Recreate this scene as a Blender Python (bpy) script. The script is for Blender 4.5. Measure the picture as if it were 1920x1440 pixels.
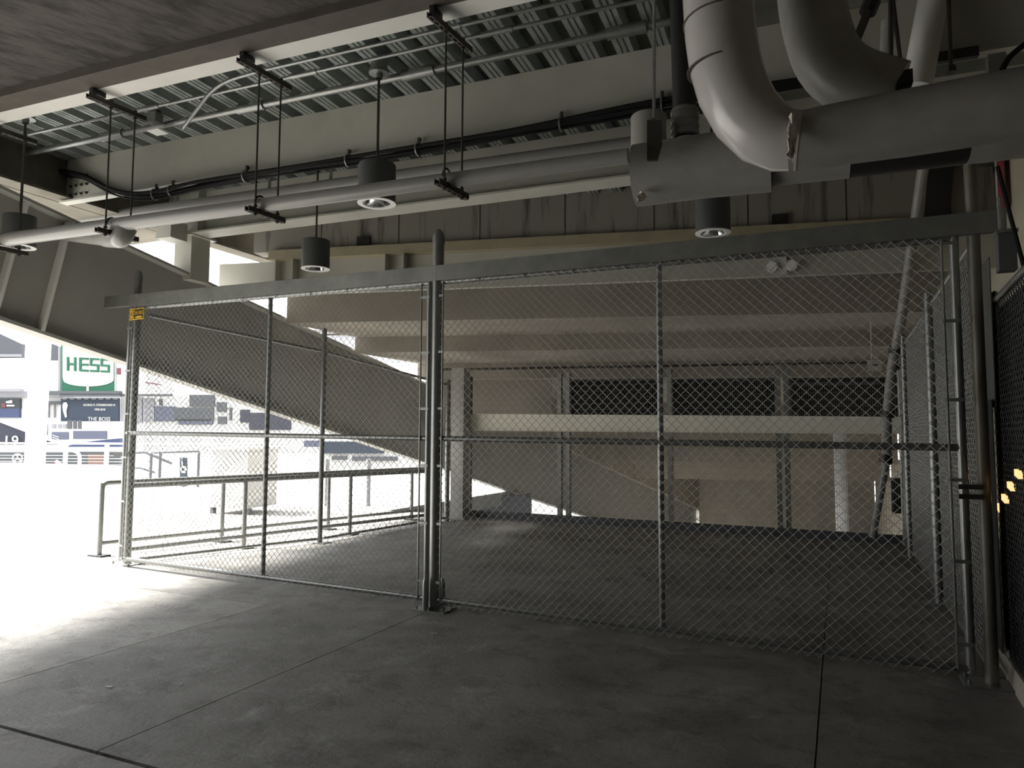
import bpy, math, random
import numpy as np
from mathutils import Vector, Matrix
random.seed(7); RNG = np.random.default_rng(5)
R_ = math.radians
for o in list(bpy.data.objects): bpy.data.objects.remove(o)
SC = bpy.context.scene; COL = SC.collection

# ------------------------------------------------------------------ camera
FPX = 1350.0; CAM = np.array([0.0, 0.0, 1.5]); YAW = R_(24.4); PIT = math.atan(98 / FPX); ROL = R_(0.24)
c_f = np.array([-math.sin(YAW) * math.cos(PIT), math.cos(YAW) * math.cos(PIT), math.sin(PIT)])
r0 = np.array([math.cos(YAW), math.sin(YAW), 0.0]); u0 = np.cross(r0, c_f)
c_r = r0 * math.cos(ROL) + u0 * math.sin(ROL); c_u = -r0 * math.sin(ROL) + u0 * math.cos(ROL)
cd = bpy.data.cameras.new('camera'); cam = bpy.data.objects.new('camera', cd); COL.objects.link(cam)
cd.sensor_width = 36; cd.lens = FPX / 1920 * 36; cd.clip_start = 0.05; cd.clip_end = 600
cam.matrix_world = Matrix([[c_r[i], c_u[i], -c_f[i], CAM[i]] for i in range(3)] + [[0, 0, 0, 1]])
SC.camera = cam
# ------------------------------------------------------------------ sky: bright overcast, exposure
wd = bpy.data.worlds.new('overcast'); SC.world = wd; wd.use_nodes = True
bg = wd.node_tree.nodes['Background']; bg.inputs[0].default_value = (0.95, 0.975, 1.0, 1); bg.inputs[1].default_value = 0.8
sd = bpy.data.lights.new('sun', 'SUN'); sd.energy = 7.0; sd.angle = R_(16); sd.color = (1.0, 0.97, 0.92)
sun = bpy.data.objects.new('sun', sd); COL.objects.link(sun); sun.rotation_euler = Vector((-0.62, -0.14, 0.77)).to_track_quat('Z', 'Y').to_euler()
SC.view_settings.view_transform = 'Standard'; SC.view_settings.look = 'None'
SC.view_settings.gamma = 1; SC.view_settings.use_curve_mapping = False
SC.view_settings.exposure = 2.32
SC.cycles.max_bounces = 10; SC.cycles.diffuse_bounces = 8

# ------------------------------------------------------------------ survey helpers (a sight line met with a real plane)
def ray(x, y): return c_f * FPX + c_r * (x - 960) + c_u * (720 - y)
def meet(x, y, P, n):
    d = ray(x, y); P = np.array(P, float); n = np.array(n, float); return CAM + d * (n @ (P - CAM)) / (n @ d)
def onZ(x, y, z): return meet(x, y, (0, 0, z), (0, 0, 1))
def onX(x, y, X): return meet(x, y, (X, 0, 0), (1, 0, 0))
def onY(x, y, Y): return meet(x, y, (0, Y, 0), (0, 1, 0))
def onA(x, y, P, ang): return meet(x, y, (P[0], P[1], 0), (-math.sin(R_(ang)), math.cos(R_(ang)), 0))
def onD(x, y, D): d = ray(x, y); return CAM + d * D / (d @ np.array([-math.sin(YAW), math.cos(YAW), 0]))
CA, SA = math.cos(R_(2.86)), math.sin(R_(2.86))
def K(u, v, z): return np.array([u * CA - v * SA, u * SA + v * CA, z])      # frame of the ceiling steel
def toK(P): return np.array([P[0] * CA + P[1] * SA, -P[0] * SA + P[1] * CA, P[2]])
def onV(x, y, v): return toK(meet(x, y, K(0, v, 0), (-SA, CA, 0)))

# ------------------------------------------------------------------ materials
MATS = {}
def mat(name, col, rough=0.6, metal=0.0, var=0.0, scale=3.0, bump=0.0, bscale=40.0, col2=None, stretch=None, emit=None, spec=None, thr=(0.35, 0.7)):
    m = bpy.data.materials.new(name); m.use_nodes = True; nt = m.node_tree; b = nt.nodes['Principled BSDF']
    b.inputs['Base Color'].default_value = (*col, 1); b.inputs['Roughness'].default_value = rough; b.inputs['Metallic'].default_value = metal
    if spec is not None: b.inputs['Specular IOR Level'].default_value = spec
    if var or bump or col2:
        tc = nt.nodes.new('ShaderNodeNewGeometry'); mp = nt.nodes.new('ShaderNodeMapping'); nt.links.new(tc.outputs['Position'], mp.inputs['Vector'])
        if stretch: mp.inputs['Scale'].default_value = stretch
    if var or col2:
        n = nt.nodes.new('ShaderNodeTexNoise'); n.inputs['Scale'].default_value = scale; n.inputs['Detail'].default_value = 9; n.inputs['Roughness'].default_value = 0.62
        nt.links.new(mp.outputs[0], n.inputs['Vector'])
        rp = nt.nodes.new('ShaderNodeValToRGB'); rp.color_ramp.elements[0].position = thr[0]; rp.color_ramp.elements[1].position = thr[1]
        a = col2 if col2 else tuple(c * (1 - var) for c in col)
        z = col if col2 else tuple(min(1, c * (1 + var)) for c in col)
        rp.color_ramp.elements[0].color = (*a, 1); rp.color_ramp.elements[1].color = (*z, 1)
        nt.links.new(n.outputs['Fac'], rp.inputs['Fac']); nt.links.new(rp.outputs[0], b.inputs['Base Color'])
    if bump:
        n2 = nt.nodes.new('ShaderNodeTexNoise'); n2.inputs['Scale'].default_value = bscale; n2.inputs['Detail'].default_value = 6
        nt.links.new(mp.outputs[0], n2.inputs['Vector'])
        bp = nt.nodes.new('ShaderNodeBump'); bp.inputs['Strength'].default_value = bump; bp.inputs['Distance'].default_value = 0.02
        nt.links.new(n2.outputs['Fac'], bp.inputs['Height']); nt.links.new(bp.outputs[0], b.inputs['Normal'])
    if emit: b.inputs['Emission Color'].default_value = (*emit[0], 1); b.inputs['Emission Strength'].default_value = emit[1]
    MATS[name] = m; return m

def floor_material(name='concrete_floor', f=1.0):
    m = mat(name, (0.20, 0.195, 0.18), 0.62); nt = m.node_tree; b = nt.nodes['Principled BSDF']; L = nt.links.new
    g = nt.nodes.new('ShaderNodeNewGeometry')
    def noise(sc, det, ro=0.6, dist=0.0):
        n = nt.nodes.new('ShaderNodeTexNoise'); n.inputs['Scale'].default_value = sc; n.inputs['Detail'].default_value = det
        n.inputs['Roughness'].default_value = ro; n.inputs['Distortion'].default_value = dist; L(g.outputs['Position'], n.inputs['Vector']); return n
    def ramp(n, p0, p1, a, z):
        r = nt.nodes.new('ShaderNodeValToRGB'); e = r.color_ramp.elements; e[0].position = p0; e[1].position = p1; e[0].color = (*a, 1); e[1].color = (*z, 1); L(n.outputs['Fac'], r.inputs['Fac']); return r
    base = ramp(noise(0.9, 10, 0.65, 0.6), 0.34, 0.66, tuple(c * f for c in (0.15, 0.143, 0.132)), tuple(c * f for c in (0.30, 0.292, 0.272)))
    pale = ramp(noise(2.2, 13, 0.78, 0.5), 0.54, 0.68, (0, 0, 0), (0.8, 0.8, 0.8))
    dark = ramp(noise(3.3, 13, 0.8, 0.3), 0.33, 0.5, (0.45, 0.43, 0.41), (1, 1, 1))
    fine = ramp(noise(90, 3), 0.3, 0.7, (0.86, 0.86, 0.86), (1.1, 1.1, 1.1))
    mx = nt.nodes.new('ShaderNodeMix'); mx.data_type = 'RGBA'; L(pale.outputs[0], mx.inputs['Factor']); L(base.outputs[0], mx.inputs['A']); mx.inputs['B'].default_value = (0.42, 0.41, 0.385, 1)
    m1 = nt.nodes.new('ShaderNodeMix'); m1.data_type = 'RGBA'; m1.blend_type = 'MULTIPLY'; m1.inputs['Factor'].default_value = 1; L(mx.outputs['Result'], m1.inputs['A']); L(dark.outputs[0], m1.inputs['B'])
    m2 = nt.nodes.new('ShaderNodeMix'); m2.data_type = 'RGBA'; m2.blend_type = 'MULTIPLY'; m2.inputs['Factor'].default_value = 1; L(m1.outputs['Result'], m2.inputs['A']); L(fine.outputs[0], m2.inputs['B'])
    L(m2.outputs['Result'], b.inputs['Base Color'])
    bp = nt.nodes.new('ShaderNodeBump'); bp.inputs['Strength'].default_value = 0.6; bp.inputs['Distance'].default_value = 0.012
    L(noise(28, 8, 0.7).outputs['Fac'], bp.inputs['Height']); L(bp.outputs[0], b.inputs['Normal'])
    return m
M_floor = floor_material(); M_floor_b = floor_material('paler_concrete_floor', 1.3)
M_walk = mat('outdoor_concrete', (0.30, 0.30, 0.29), 0.8, var=0.12, scale=0.8)
M_grass = mat('field_ground', (0.17, 0.165, 0.15), 0.9, var=0.2, scale=0.5)
M_joint = mat('joint_filler', (0.025, 0.024, 0.022), 0.9)
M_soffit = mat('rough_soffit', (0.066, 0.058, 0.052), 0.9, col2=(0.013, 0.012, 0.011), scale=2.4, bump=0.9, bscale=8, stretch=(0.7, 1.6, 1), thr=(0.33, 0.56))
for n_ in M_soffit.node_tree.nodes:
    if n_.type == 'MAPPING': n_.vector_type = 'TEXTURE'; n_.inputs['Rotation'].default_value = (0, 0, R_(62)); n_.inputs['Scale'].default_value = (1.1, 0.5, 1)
M_strip = mat('soffit_edge', (0.085, 0.074, 0.062), 0.8, var=0.15, scale=4)
M_conc_ceiling = mat('ceiling_concrete', (0.20, 0.205, 0.165), 0.9, col2=(0.10, 0.105, 0.085), scale=1.6, bump=0.3)
M_deck = mat('galvanised_deck', (0.33, 0.36, 0.345), 0.42, metal=0.35, var=0.14, scale=9)
M_paint = mat('cream_paint', (0.45, 0.44, 0.385), 0.55, var=0.06, scale=2)
M_paint_w = mat('white_paint', (0.72, 0.71, 0.67), 0.5, var=0.05, scale=2)
M_girder = mat('girder_paint', (0.34, 0.332, 0.305), 0.6, var=0.06, scale=1.2)
M_tan = mat('tan_paint', (0.36, 0.315, 0.215), 0.6, var=0.12, scale=3)
M_fascia = mat('stained_concrete', (0.27, 0.25, 0.22), 0.9, col2=(0.085, 0.078, 0.072), scale=3.4, stretch=(1.6, 1.6, 0.14), thr=(0.33, 0.46))
M_precast = mat('precast_concrete', (0.35, 0.315, 0.265), 0.85, var=0.12, scale=1.1, bump=0.15)
M_pipe = mat('white_pipe', (0.285, 0.278, 0.265), 0.28, var=0.03, scale=4)
M_insul = mat('insulation_jacket', (0.31, 0.30, 0.275), 0.42, var=0.10, scale=5, bump=0.1, bscale=14)
M_gloss = mat('glossy_jacket', (0.46, 0.44, 0.42), 0.2, var=0.05, scale=4)
M_torn = mat('torn_jacket', (0.62, 0.56, 0.50), 0.9, var=0.3, scale=30, bump=0.6)
M_galv = mat('galvanised_steel', (0.27, 0.275, 0.265), 0.36, metal=0.7, var=0.10, scale=14)
M_wire = mat('fence_wire', (0.35, 0.35, 0.33), 0.38, metal=0.5)
M_channel = mat('track_steel', (0.20, 0.203, 0.185), 0.5, metal=0.6, var=0.18, scale=5)
M_rod = mat('threaded_rod', (0.075, 0.068, 0.06), 0.5, metal=0.6)
M_black = mat('black_steel', (0.02, 0.02, 0.02), 0.45)
M_cable = mat('cable_sheath', (0.012, 0.012, 0.013), 0.75, spec=0.15)
M_lamp = mat('lamp_housing', (0.085, 0.09, 0.09), 0.5)
M_ring = mat('lamp_trim', (0.75, 0.75, 0.73), 0.35)
M_refl = mat('lamp_reflector', (0.85, 0.86, 0.87), 0.12, metal=1.0)
M_dark = mat('dark_screen', (0.028, 0.03, 0.031), 0.9, var=0.3, scale=3)
M_greyscreen = mat('grey_screen', (0.11, 0.115, 0.105), 0.85, var=0.2, scale=3)
M_tint = mat('tinted_glass', (0.012, 0.012, 0.014), 0.25)
M_rust = mat('rusty_post', (0.24, 0.235, 0.21), 0.5, metal=0.5, col2=(0.12, 0.10, 0.07), scale=5, stretch=(1, 1, 0.3))
M_wall = mat('cream_wall', (0.46, 0.43, 0.33), 0.7, var=0.06, scale=2)
M_tanslab = mat('weathered_slab', (0.16, 0.145, 0.115), 0.9, var=0.25, scale=2)
M_cream = mat('bright_cream', (0.78, 0.75, 0.64), 0.6, var=0.04, scale=2)
M_brick = mat('brown_block', (0.15, 0.115, 0.10), 0.9, var=0.2, scale=5)
M_red = mat('red_print', (0.36, 0.05, 0.06), 0.5)
M_yellow = mat('sign_yellow', (0.62, 0.40, 0.035), 0.45)
M_signblack = mat('sign_black', (0.03, 0.018, 0.012), 0.5)
M_out_white = mat('outdoor_white', (0.55, 0.55, 0.545), 0.6)
M_out_stand = mat('stand_white', (0.42, 0.42, 0.43), 0.8)
M_out_pale = mat('outdoor_pale', (0.238, 0.238, 0.259), 0.7)
M_out_grey = mat('outdoor_grey', (0.073, 0.078, 0.089), 0.7)
M_out_steel = mat('outdoor_steel', (0.068, 0.074, 0.081), 0.6)
M_out_dark = mat('outdoor_dark', (0.035, 0.04, 0.045), 0.7)
M_out_navy = mat('outdoor_navy', (0.020, 0.031, 0.053), 0.6)
M_out_slate = mat('outdoor_slate', (0.030, 0.032, 0.050), 0.7)
M_out_blue = mat('outdoor_blue', (0.043, 0.057, 0.122), 0.7)
M_out_lav = mat('outdoor_lavender', (0.087, 0.095, 0.139), 0.7)
M_green = mat('sign_green', (0.003, 0.087, 0.043), 0.5)
M_out_red = mat('outdoor_red', (0.136, 0.037, 0.050), 0.6)
M_glow = mat('warm_glint', (0.3, 0.2, 0.1), 0.4, emit=((1.0, 0.58, 0.26), 0.28))  # glow put in for the warm light glints

# ------------------------------------------------------------------ mesh builder
class MB:
    def __init__(s): s.v = []; s.f = []; s.smooth = False
    def add(s, V, Fc):
        n = len(s.v); s.v.extend([tuple(map(float, p)) for p in V]); s.f.extend([tuple(i + n for i in f) for f in Fc]); return s
    def hexa(s, p):      # 8 corners: 4 bottom ccw, 4 top ccw
        return s.add(p, [(0, 3, 2, 1), (4, 5, 6, 7), (0, 1, 5, 4), (1, 2, 6, 5), (2, 3, 7, 6), (3, 0, 4, 7)])
    def box(s, a, b):
        x0, y0, z0 = a; x1, y1, z1 = b
        return s.hexa([(x0, y0, z0), (x1, y0, z0), (x1, y1, z0), (x0, y1, z0), (x0, y0, z1), (x1, y0, z1), (x1, y1, z1), (x0, y1, z1)])
    def kbox(s, u, v, z):   # box in the ceiling frame
        q = [K(u[0], v[0], z[0]), K(u[1], v[0], z[0]), K(u[1], v[1], z[0]), K(u[0], v[1], z[0])]
        return s.hexa(q + [p + np.array([0, 0, z[1] - z[0]]) for p in q])
    def bar(s, p, q, w, h, up=(0, 0, 1)):
        p = Vector(p); q = Vector(q); d = (q - p).normalized(); up = Vector(up)
        sd = d.cross(up)
        if sd.length < 1e-4: sd = d.cross(Vector((0, 1, 0)))
        sd.normalize(); t = sd.cross(d)
        a = sd * w / 2; b = t * h / 2
        return s.hexa([p - a - b, p + a - b, q + a - b, q - a - b, p - a + b, p + a + b, q + a + b, q - a + b])
    def prism(s, poly, vec):
        n = len(poly); P = [Vector(p) for p in poly]; v = Vector(vec)
        return s.add(P + [p + v for p in P], [tuple(range(n))[::-1], tuple(range(n, 2 * n))] + [(i, (i + 1) % n, n + (i + 1) % n, n + i) for i in range(n)])
    def tube(s, pts, r, n=12, caps=True):
        P = [Vector(p) for p in pts]; m = len(P); rr = r if hasattr(r, '__len__') else [r] * m
        T = []
        for i in range(m):
            t = (P[min(i + 1, m - 1)] - P[max(i - 1, 0)]); T.append(t.normalized())
        a = T[0].cross(Vector((0, 0, 1)))
        if a.length < 1e-3: a = T[0].cross(Vector((0, 1, 0)))
        a.normalize(); V = []
        for i in range(m):
            a = (a - T[i] * a.dot(T[i])).normalized(); b = T[i].cross(a)
            for k in range(n):
                g = 2 * math.pi * k / n; V.append(P[i] + (a * math.cos(g) + b * math.sin(g)) * rr[i])
        Fc = [(i * n + k, i * n + (k + 1) % n, (i + 1) * n + (k + 1) % n, (i + 1) * n + k) for i in range(m - 1) for k in range(n)]
        if caps: Fc += [tuple(range(n))[::-1], tuple(range((m - 1) * n, m * n))]
        s.smooth = True
        return s.add(V, Fc)
    def lathe(s, c, prof, n=24):   # prof: list of (r, z) about vertical axis at c
        V = [(c[0] + r * math.cos(2 * math.pi * k / n), c[1] + r * math.sin(2 * math.pi * k / n), z) for r, z in prof for k in range(n)]
        s.smooth = True
        return s.add(V, [(i * n + k, i * n + (k + 1) % n, (i + 1) * n + (k + 1) % n, (i + 1) * n + k) for i in range(len(prof) - 1) for k in range(n)])
    def build(s, name, m, parent=None, loc=None):
        me = bpy.data.meshes.new(name); me.from_pydata(s.v, [], s.f); me.update()
        if s.smooth:
            me.polygons.foreach_set('use_smooth', [True] * len(me.polygons))
            try: me.set_sharp_from_angle(angle=R_(40))
            except Exception: pass
        me.materials.append(m)
        o = bpy.data.objects.new(name, me); COL.objects.link(o)
        if parent:
            o.parent = parent
            o.matrix_parent_inverse = Matrix.Translation(parent.location).inverted()
        return o
def tag(o, label=None, cat=None, group=None, kind=None):
    if label: o['label'] = label
    if cat: o['category'] = cat
    if group: o['group'] = group
    if kind: o['kind'] = kind
    return o
def thing(name, label, cat, loc, group=None):
    o = bpy.data.objects.new(name, None); COL.objects.link(o); o.location = Vector([float(c) for c in loc]); o.empty_display_size = 0.1
    return tag(o, label, cat, group)
def structure(o): o['kind'] = 'structure'; return o
def arc(pts, n=6, r=None):
    """round the corners of a polyline"""
    P = [Vector([float(c) for c in p]) for p in pts]; out = [P[0]]
    for i in range(1, len(P) - 1):
        a, b, c = P[i - 1], P[i], P[i + 1]; d = min((a - b).length, (c - b).length) * 0.5
        if r: d = min(d, r)
        s = b + (a - b).normalized() * d; e = b + (c - b).normalized() * d
        out += [s * (1 - t) ** 2 + b * 2 * t * (1 - t) + e * t ** 2 for t in [k / n for k in range(n + 1)]]
    return out + [P[-1]]
def text_mesh(s, size, m, name='lettering', parent=None, origin=(0, 0, 0), right=(1, 0, 0), up=(0, 0, 1), depth=0.01, width=None, align='CENTER'):
    cu = bpy.data.curves.new(name, 'FONT'); cu.body = s; cu.size = size; cu.extrude = depth; cu.align_x = align; cu.align_y = 'CENTER'; cu.resolution_u = 3
    t = bpy.data.objects.new(name, cu); COL.objects.link(t); dg = bpy.context.evaluated_depsgraph_get(); dg.update()
    me = bpy.data.meshes.new_from_object(t.evaluated_get(dg)); bpy.data.objects.remove(t); me.name = name
    n = len(me.vertices); co = np.empty(n * 3); me.vertices.foreach_get('co', co); co = co.reshape(-1, 3)
    w = co[:, 0].max() - co[:, 0].min(); sx = (width / w) if width else 1
    R = np.array(right, float); U = np.array(up, float); N = np.cross(R, U)
    W = np.array(origin, float) + co[:, :1] * sx * R + co[:, 1:2] * U + co[:, 2:3] * N
    me.vertices.foreach_set('co', W.astype(np.float32).ravel()); me.update(); me.materials.clear(); me.materials.append(m)
    o = bpy.data.objects.new(name, me); COL.objects.link(o)
    if parent: o.parent = parent; o.matrix_parent_inverse = Matrix.Translation(parent.location).inverted()
    return o
def np_mesh(name, V, Q, m, parent=None):
    me = bpy.data.meshes.new(name); me.vertices.add(len(V)); me.vertices.foreach_set('co', V.astype(np.float32).ravel())
    me.loops.add(Q.size); me.loops.foreach_set('vertex_index', Q.astype(np.int32).ravel())
    me.polygons.add(len(Q)); me.polygons.foreach_set('loop_start', np.arange(0, Q.size, 4, dtype=np.int32)); me.update(calc_edges=True); me.validate()
    me.materials.append(m); o = bpy.data.objects.new(name, me); COL.objects.link(o)
    if parent: o.parent = parent; o.matrix_parent_inverse = Matrix.Translation(parent.location).inverted()
    return o
def chain_link(name, P, Q, z0a, z1a, parent, z0b=None, z1b=None, w=0.072, rad=0.0026, m=None):
    """woven zig-zag wires filling the panel from P to Q (ground points), heights z0..z1 at each end"""
    P = np.array(P[:2], float); Q = np.array(Q[:2], float); L = np.linalg.norm(Q - P); d = (Q - P) / L; nrm = np.array([-d[1], d[0]])
    z0b = z0a if z0b is None else z0b; z1b = z1a if z1b is None else z1b
    nw = int(L / (w / 2)); h = w; Vs = []; Fs = []; base = 0
    for i in range(nw):
        xc = (i + 0.5) * w / 2; t = xc / L; lo = z0a + (z0b - z0a) * t; hi = z1a + (z1b - z1a) * t
        ns = int((hi - lo) / (h / 2)); j = np.arange(ns + 1)
        z = lo + j * h / 2; sg = np.where((j + i) % 2 == 0, -1.0, 1.0)
        x = xc + sg * w / 4; off = sg * rad * 1.1
        C = np.stack([P[0] + d[0] * x + nrm[0] * off, P[1] + d[1] * x + nrm[1] * off, z], 1)
        # square wire section: along-panel, normal, vertical mix
        e1 = np.array([d[0], d[1], 0]) * rad * 1.25; e2 = np.array([nrm[0], nrm[1], 0]) * rad
        V = np.stack([C - e1, C - e2, C + e1, C + e2], 1).reshape(-1, 3)
        a = (np.arange(ns)[:, None] * 4 + np.arange(4)[None, :]); b = (np.arange(ns)[:, None] * 4 + (np.arange(4)[None, :] + 1) % 4)
        F_ = np.stack([a, b, b + 4, a + 4], 2).reshape(-1, 4) + base
        Vs.append(V); Fs.append(F_); base += len(V)
    o = np_mesh(name, np.concatenate(Vs), np.concatenate(Fs), m or M_wire, parent); o['kind'] = 'stuff'; return o

# ================================================================== SETTING
# ---- floor: slabs with open joints over a dark bed
fl = structure(MB().box((-40, -8, -0.30), (2.6, 12.25, -0.06)).build('floor', M_joint))
fl['label'] = 'grey concrete concourse floor'
def slab(poly, top=0.0, m=M_floor, bot=-0.06):
    o = MB().prism([(x, y, bot) for x, y in poly], (0, 0, top - bot)).build('slab', m, fl); return o
g = 0.0038
slab([(-4.65 + g, 2.412), (-3.25 - g, 2.412), (-3.25 - g, 12.25), (-12, 12.25), (-12, 5.03 + g), (-4.65 + g, 5.03 + g)])
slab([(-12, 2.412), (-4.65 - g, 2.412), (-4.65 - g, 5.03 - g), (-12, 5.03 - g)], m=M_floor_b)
slab([(-3.25 + g, 2.412), (-0.14 - g, 2.412), (-0.14 - g, 12.25), (-3.25 + g, 12.25)])
slab([(-0.14 + g, 2.412), (2.6, 2.412), (2.6, 12.25), (-0.14 + g, 12.25)])
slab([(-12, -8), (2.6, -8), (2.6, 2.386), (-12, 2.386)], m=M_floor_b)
slab([(-40, -8), (-12 - g, -8), (-12 - g, 12.25), (-40, 12.25)], m=M_walk)
structure(MB().box((-40, 12.25, -0.35), (-8.3, 24, 0)).build('floor', M_walk))['label'] = 'sunlit outdoor walkway paving'
structure(MB().box((-400, -60, -7.2), (200, 400, -7)).build('floor', M_grass))['label'] = 'field ground far below the stands'
# ---- concrete soffit near the viewer, its smooth edge strip
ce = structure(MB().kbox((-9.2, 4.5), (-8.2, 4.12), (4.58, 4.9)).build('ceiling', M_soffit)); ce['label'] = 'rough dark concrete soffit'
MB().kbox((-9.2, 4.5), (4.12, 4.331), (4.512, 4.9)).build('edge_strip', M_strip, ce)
# ---- metal deck beyond the first beam
dk = structure(MB().kbox((-9.0, -0.6), (4.4, 12.5), (4.98, 5.3)).build('ceiling', M_conc_ceiling)); dk['label'] = 'ribbed galvanised metal deck ceiling'
def deck_profile():
    pr = []; u = 0.0
    for k in range(3):
        a = u + k * 0.305
        lo = [(0.0, 0.115), (0.112, 0.115), (0.135, 0.0), (0.18, 0.0), (0.184, 0.014), (0.192, 0.014), (0.196, 0.0), (0.228, 0.0), (0.232, 0.014), (0.240, 0.014), (0.244, 0.0), (0.282, 0.0)]
        pr += [(a + x, z) for x, z in lo]
    pr.append((u + 0.915, 0.115)); return pr
dp = deck_profile(); mb = MB(); n = len(dp)
mb.add([K(u, 0, z) for u, z in dp] + [K(u, 5.95, z) for u, z in dp], [(i, i + 1, n + i + 1, n + i) for i in range(n - 1)])
d0 = mb.build('deck_panel', M_deck, dk)
for k in range(9):
    d = d0 if k == 0 else d0.copy()
    if k: COL.objects.link(d); d.parent = dk
    d.location = Vector(K(-8.85 + 0.915 * k, 4.45, 4.866))
structure(MB().kbox((-0.6, 4.6), (4.4, 16), (4.9, 5.3)).build('ceiling', M_conc_ceiling))['label'] = 'stained concrete ceiling over the right side'
# ---- closing walls
wr = structure(MB().box((1.9, -8, -0.1), (2.4, 16.0, 5.2)).build('wall_right', M_wall)); wr['label'] = 'cream painted wall behind the right fence'
structure(MB().box((-9.2, -8.4, -0.1), (2.4, -8, 5.2)).build('wall_back', M_conc_ceiling))['label'] = 'concrete wall behind the viewer'
structure(MB().box((-9.2, -8, -0.1), (-8.9, -1.4, 5.2)).build('shade_wall_left', M_conc_ceiling))['label'] = 'unseen concrete wall added left of the viewer to cut daylight'  # unseen, added to hold daylight off the near floor
structure(MB().box((1.9, 16.0, -7.1), (2.4, 66.0, 5.2)).build('light_stop_far_right', M_precast))['label'] = 'concrete end wall added under the far seating to shut out light'  # added to stop light leaking in under the seating

# ================================================================== STEEL BEAMS
def beam(label, u0, u1, v, z0, z1, fw, m=M_paint, ft=0.022):
    t = thing('steel_beam', label, 'beam', K((u0 + u1) / 2, v, z0), 'painted ceiling beams')
    MB().kbox((u0, u1), (v - 0.008, v + 0.008), (z0 + ft, z1)).build('web', m, t)
    MB().kbox((u0, u1), (v - fw / 2, v + fw / 2), (z0, z0 + ft)).build('bottom_flange', m, t)
    return t
beam('white painted beam edging the rough concrete soffit', -9.2, 4.5, 4.42, 4.515, 4.98, 0.18, M_paint_w)
b2 = beam('deep cream beam carrying the black cable bundle', -8.35, 4.4, 6.05, 4.33, 4.868, 0.11)
for k, (du, dz) in enumerate([(i * 0.09, j * 0.11) for i in range(4) for j in range(3)]):
    p = K(-8.2 + du, 6.04, 4.42 + dz); MB().tube([p + np.array([0, -0.02, 0]), p], 0.016, 8).build('bolt', M_rod, b2)
b3 = beam('long cream beam with a bright bottom flange behind the lamps', -8.3, 4.2, 7.53, 4.255, 4.87, 0.30)
for u in (-7.55, -0.2): MB().kbox((u, u + 0.015), (7.385, 7.525), (4.277, 4.86)).build('stiffener', M_paint, b3)
cb = thing('steel_beam', 'cross beam joining the deep beam end at far left', 'beam', (-8.55, 6, 4.35), 'painted ceiling beams')
MB().box((-8.6, 3.2, 4.40), (-8.58, 9.5, 4.865)).build('web', M_tanslab, cb)
MB().box((-8.72, 3.2, 4.37), (-8.46, 9.5, 4.40)).build('bottom_flange', M_tanslab, cb)

structure(MB().box((-9.7, 3.2, 4.37), (-8.74, 7.4, 4.8)).build('ceiling', M_tanslab))['label'] = 'cream slab edge beyond the cross beam'
# ---- raker girder beyond the fence
GX = -8.2
def gtop(Y): return 3.86 - 0.172 * (Y - 6.03)
def gbot(Y): return 2.76 - 0.2045 * (Y - 4.63)
gi = thing('raker_girder', 'huge grey sloping plate girder descending behind the fence', 'girder', (GX, 12, gbot(12)))
Y0, Y1 = 2.2, 52.0
def slope_strip(za, zb, x0, x1, name, m=M_girder):
    MB().hexa([(x0, Y0, za(Y0)), (x1, Y0, za(Y0)), (x1, Y1, za(Y1)), (x0, Y1, za(Y1)), (x0, Y0, zb(Y0)), (x1, Y0, zb(Y0)), (x1, Y1, zb(Y1)), (x0, Y1, zb(Y1))]).build(name, m, gi)
slope_strip(gbot, gtop, GX - 0.012, GX + 0.012, 'web')
slope_strip(lambda y: gbot(y) - 0.04, gbot, GX - 0.1, GX + 0.1, 'bottom_flange')
slope_strip(gtop, lambda y: gtop(y) + 0.035, GX - 0.14, GX + 0.14, 'top_flange')
for ya, yb, zu in ((13.6, 25.7, 2.70), (25.7, 30.6, 0.62), (30.6, 45.9, -0.26)):
    MB().hexa([(GX - 0.1, ya, gtop(ya)), (GX + 0.21, ya, gtop(ya)), (GX + 0.21, yb, gtop(yb)), (GX - 0.1, yb, gtop(yb)), (GX - 0.1, ya, zu), (GX + 0.21, ya, zu), (GX + 0.21, yb, zu), (GX - 0.1, yb, zu)]).build('upstand', M_precast, gi)
for Ys in (4.62, 5.12):
    MB().hexa([(GX + 0.01, Ys - 0.02, gbot(Ys)), (GX + 0.11, Ys - 0.02, gbot(Ys)), (GX + 0.11, Ys + 0.02, gbot(Ys)), (GX + 0.01, Ys + 0.02, gbot(Ys)),
               (GX + 0.01, Ys + 0.24, gtop(Ys + .26)), (GX + 0.11, Ys + 0.24, gtop(Ys + .26)), (GX + 0.11, Ys + 0.28, gtop(Ys + .26)), (GX + 0.01, Ys + 0.28, gtop(Ys + .26))]).build('stiffener', M_paint_w, gi)
# ---- column on the girder
co = thing('steel_column', 'short cream box column standing on the sloping girder', 'column', (-8.2, 7.2, gtop(7.2)))
MB().box((-8.36, 7.04, gtop(7.36)), (-8.04, 7.36, 4.255)).build('shaft', M_paint, co)
MB().box((-8.42, 6.98, 4.235), (-7.98, 7.42, 4.262)).build('cap_plate', M_paint, co)

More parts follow.
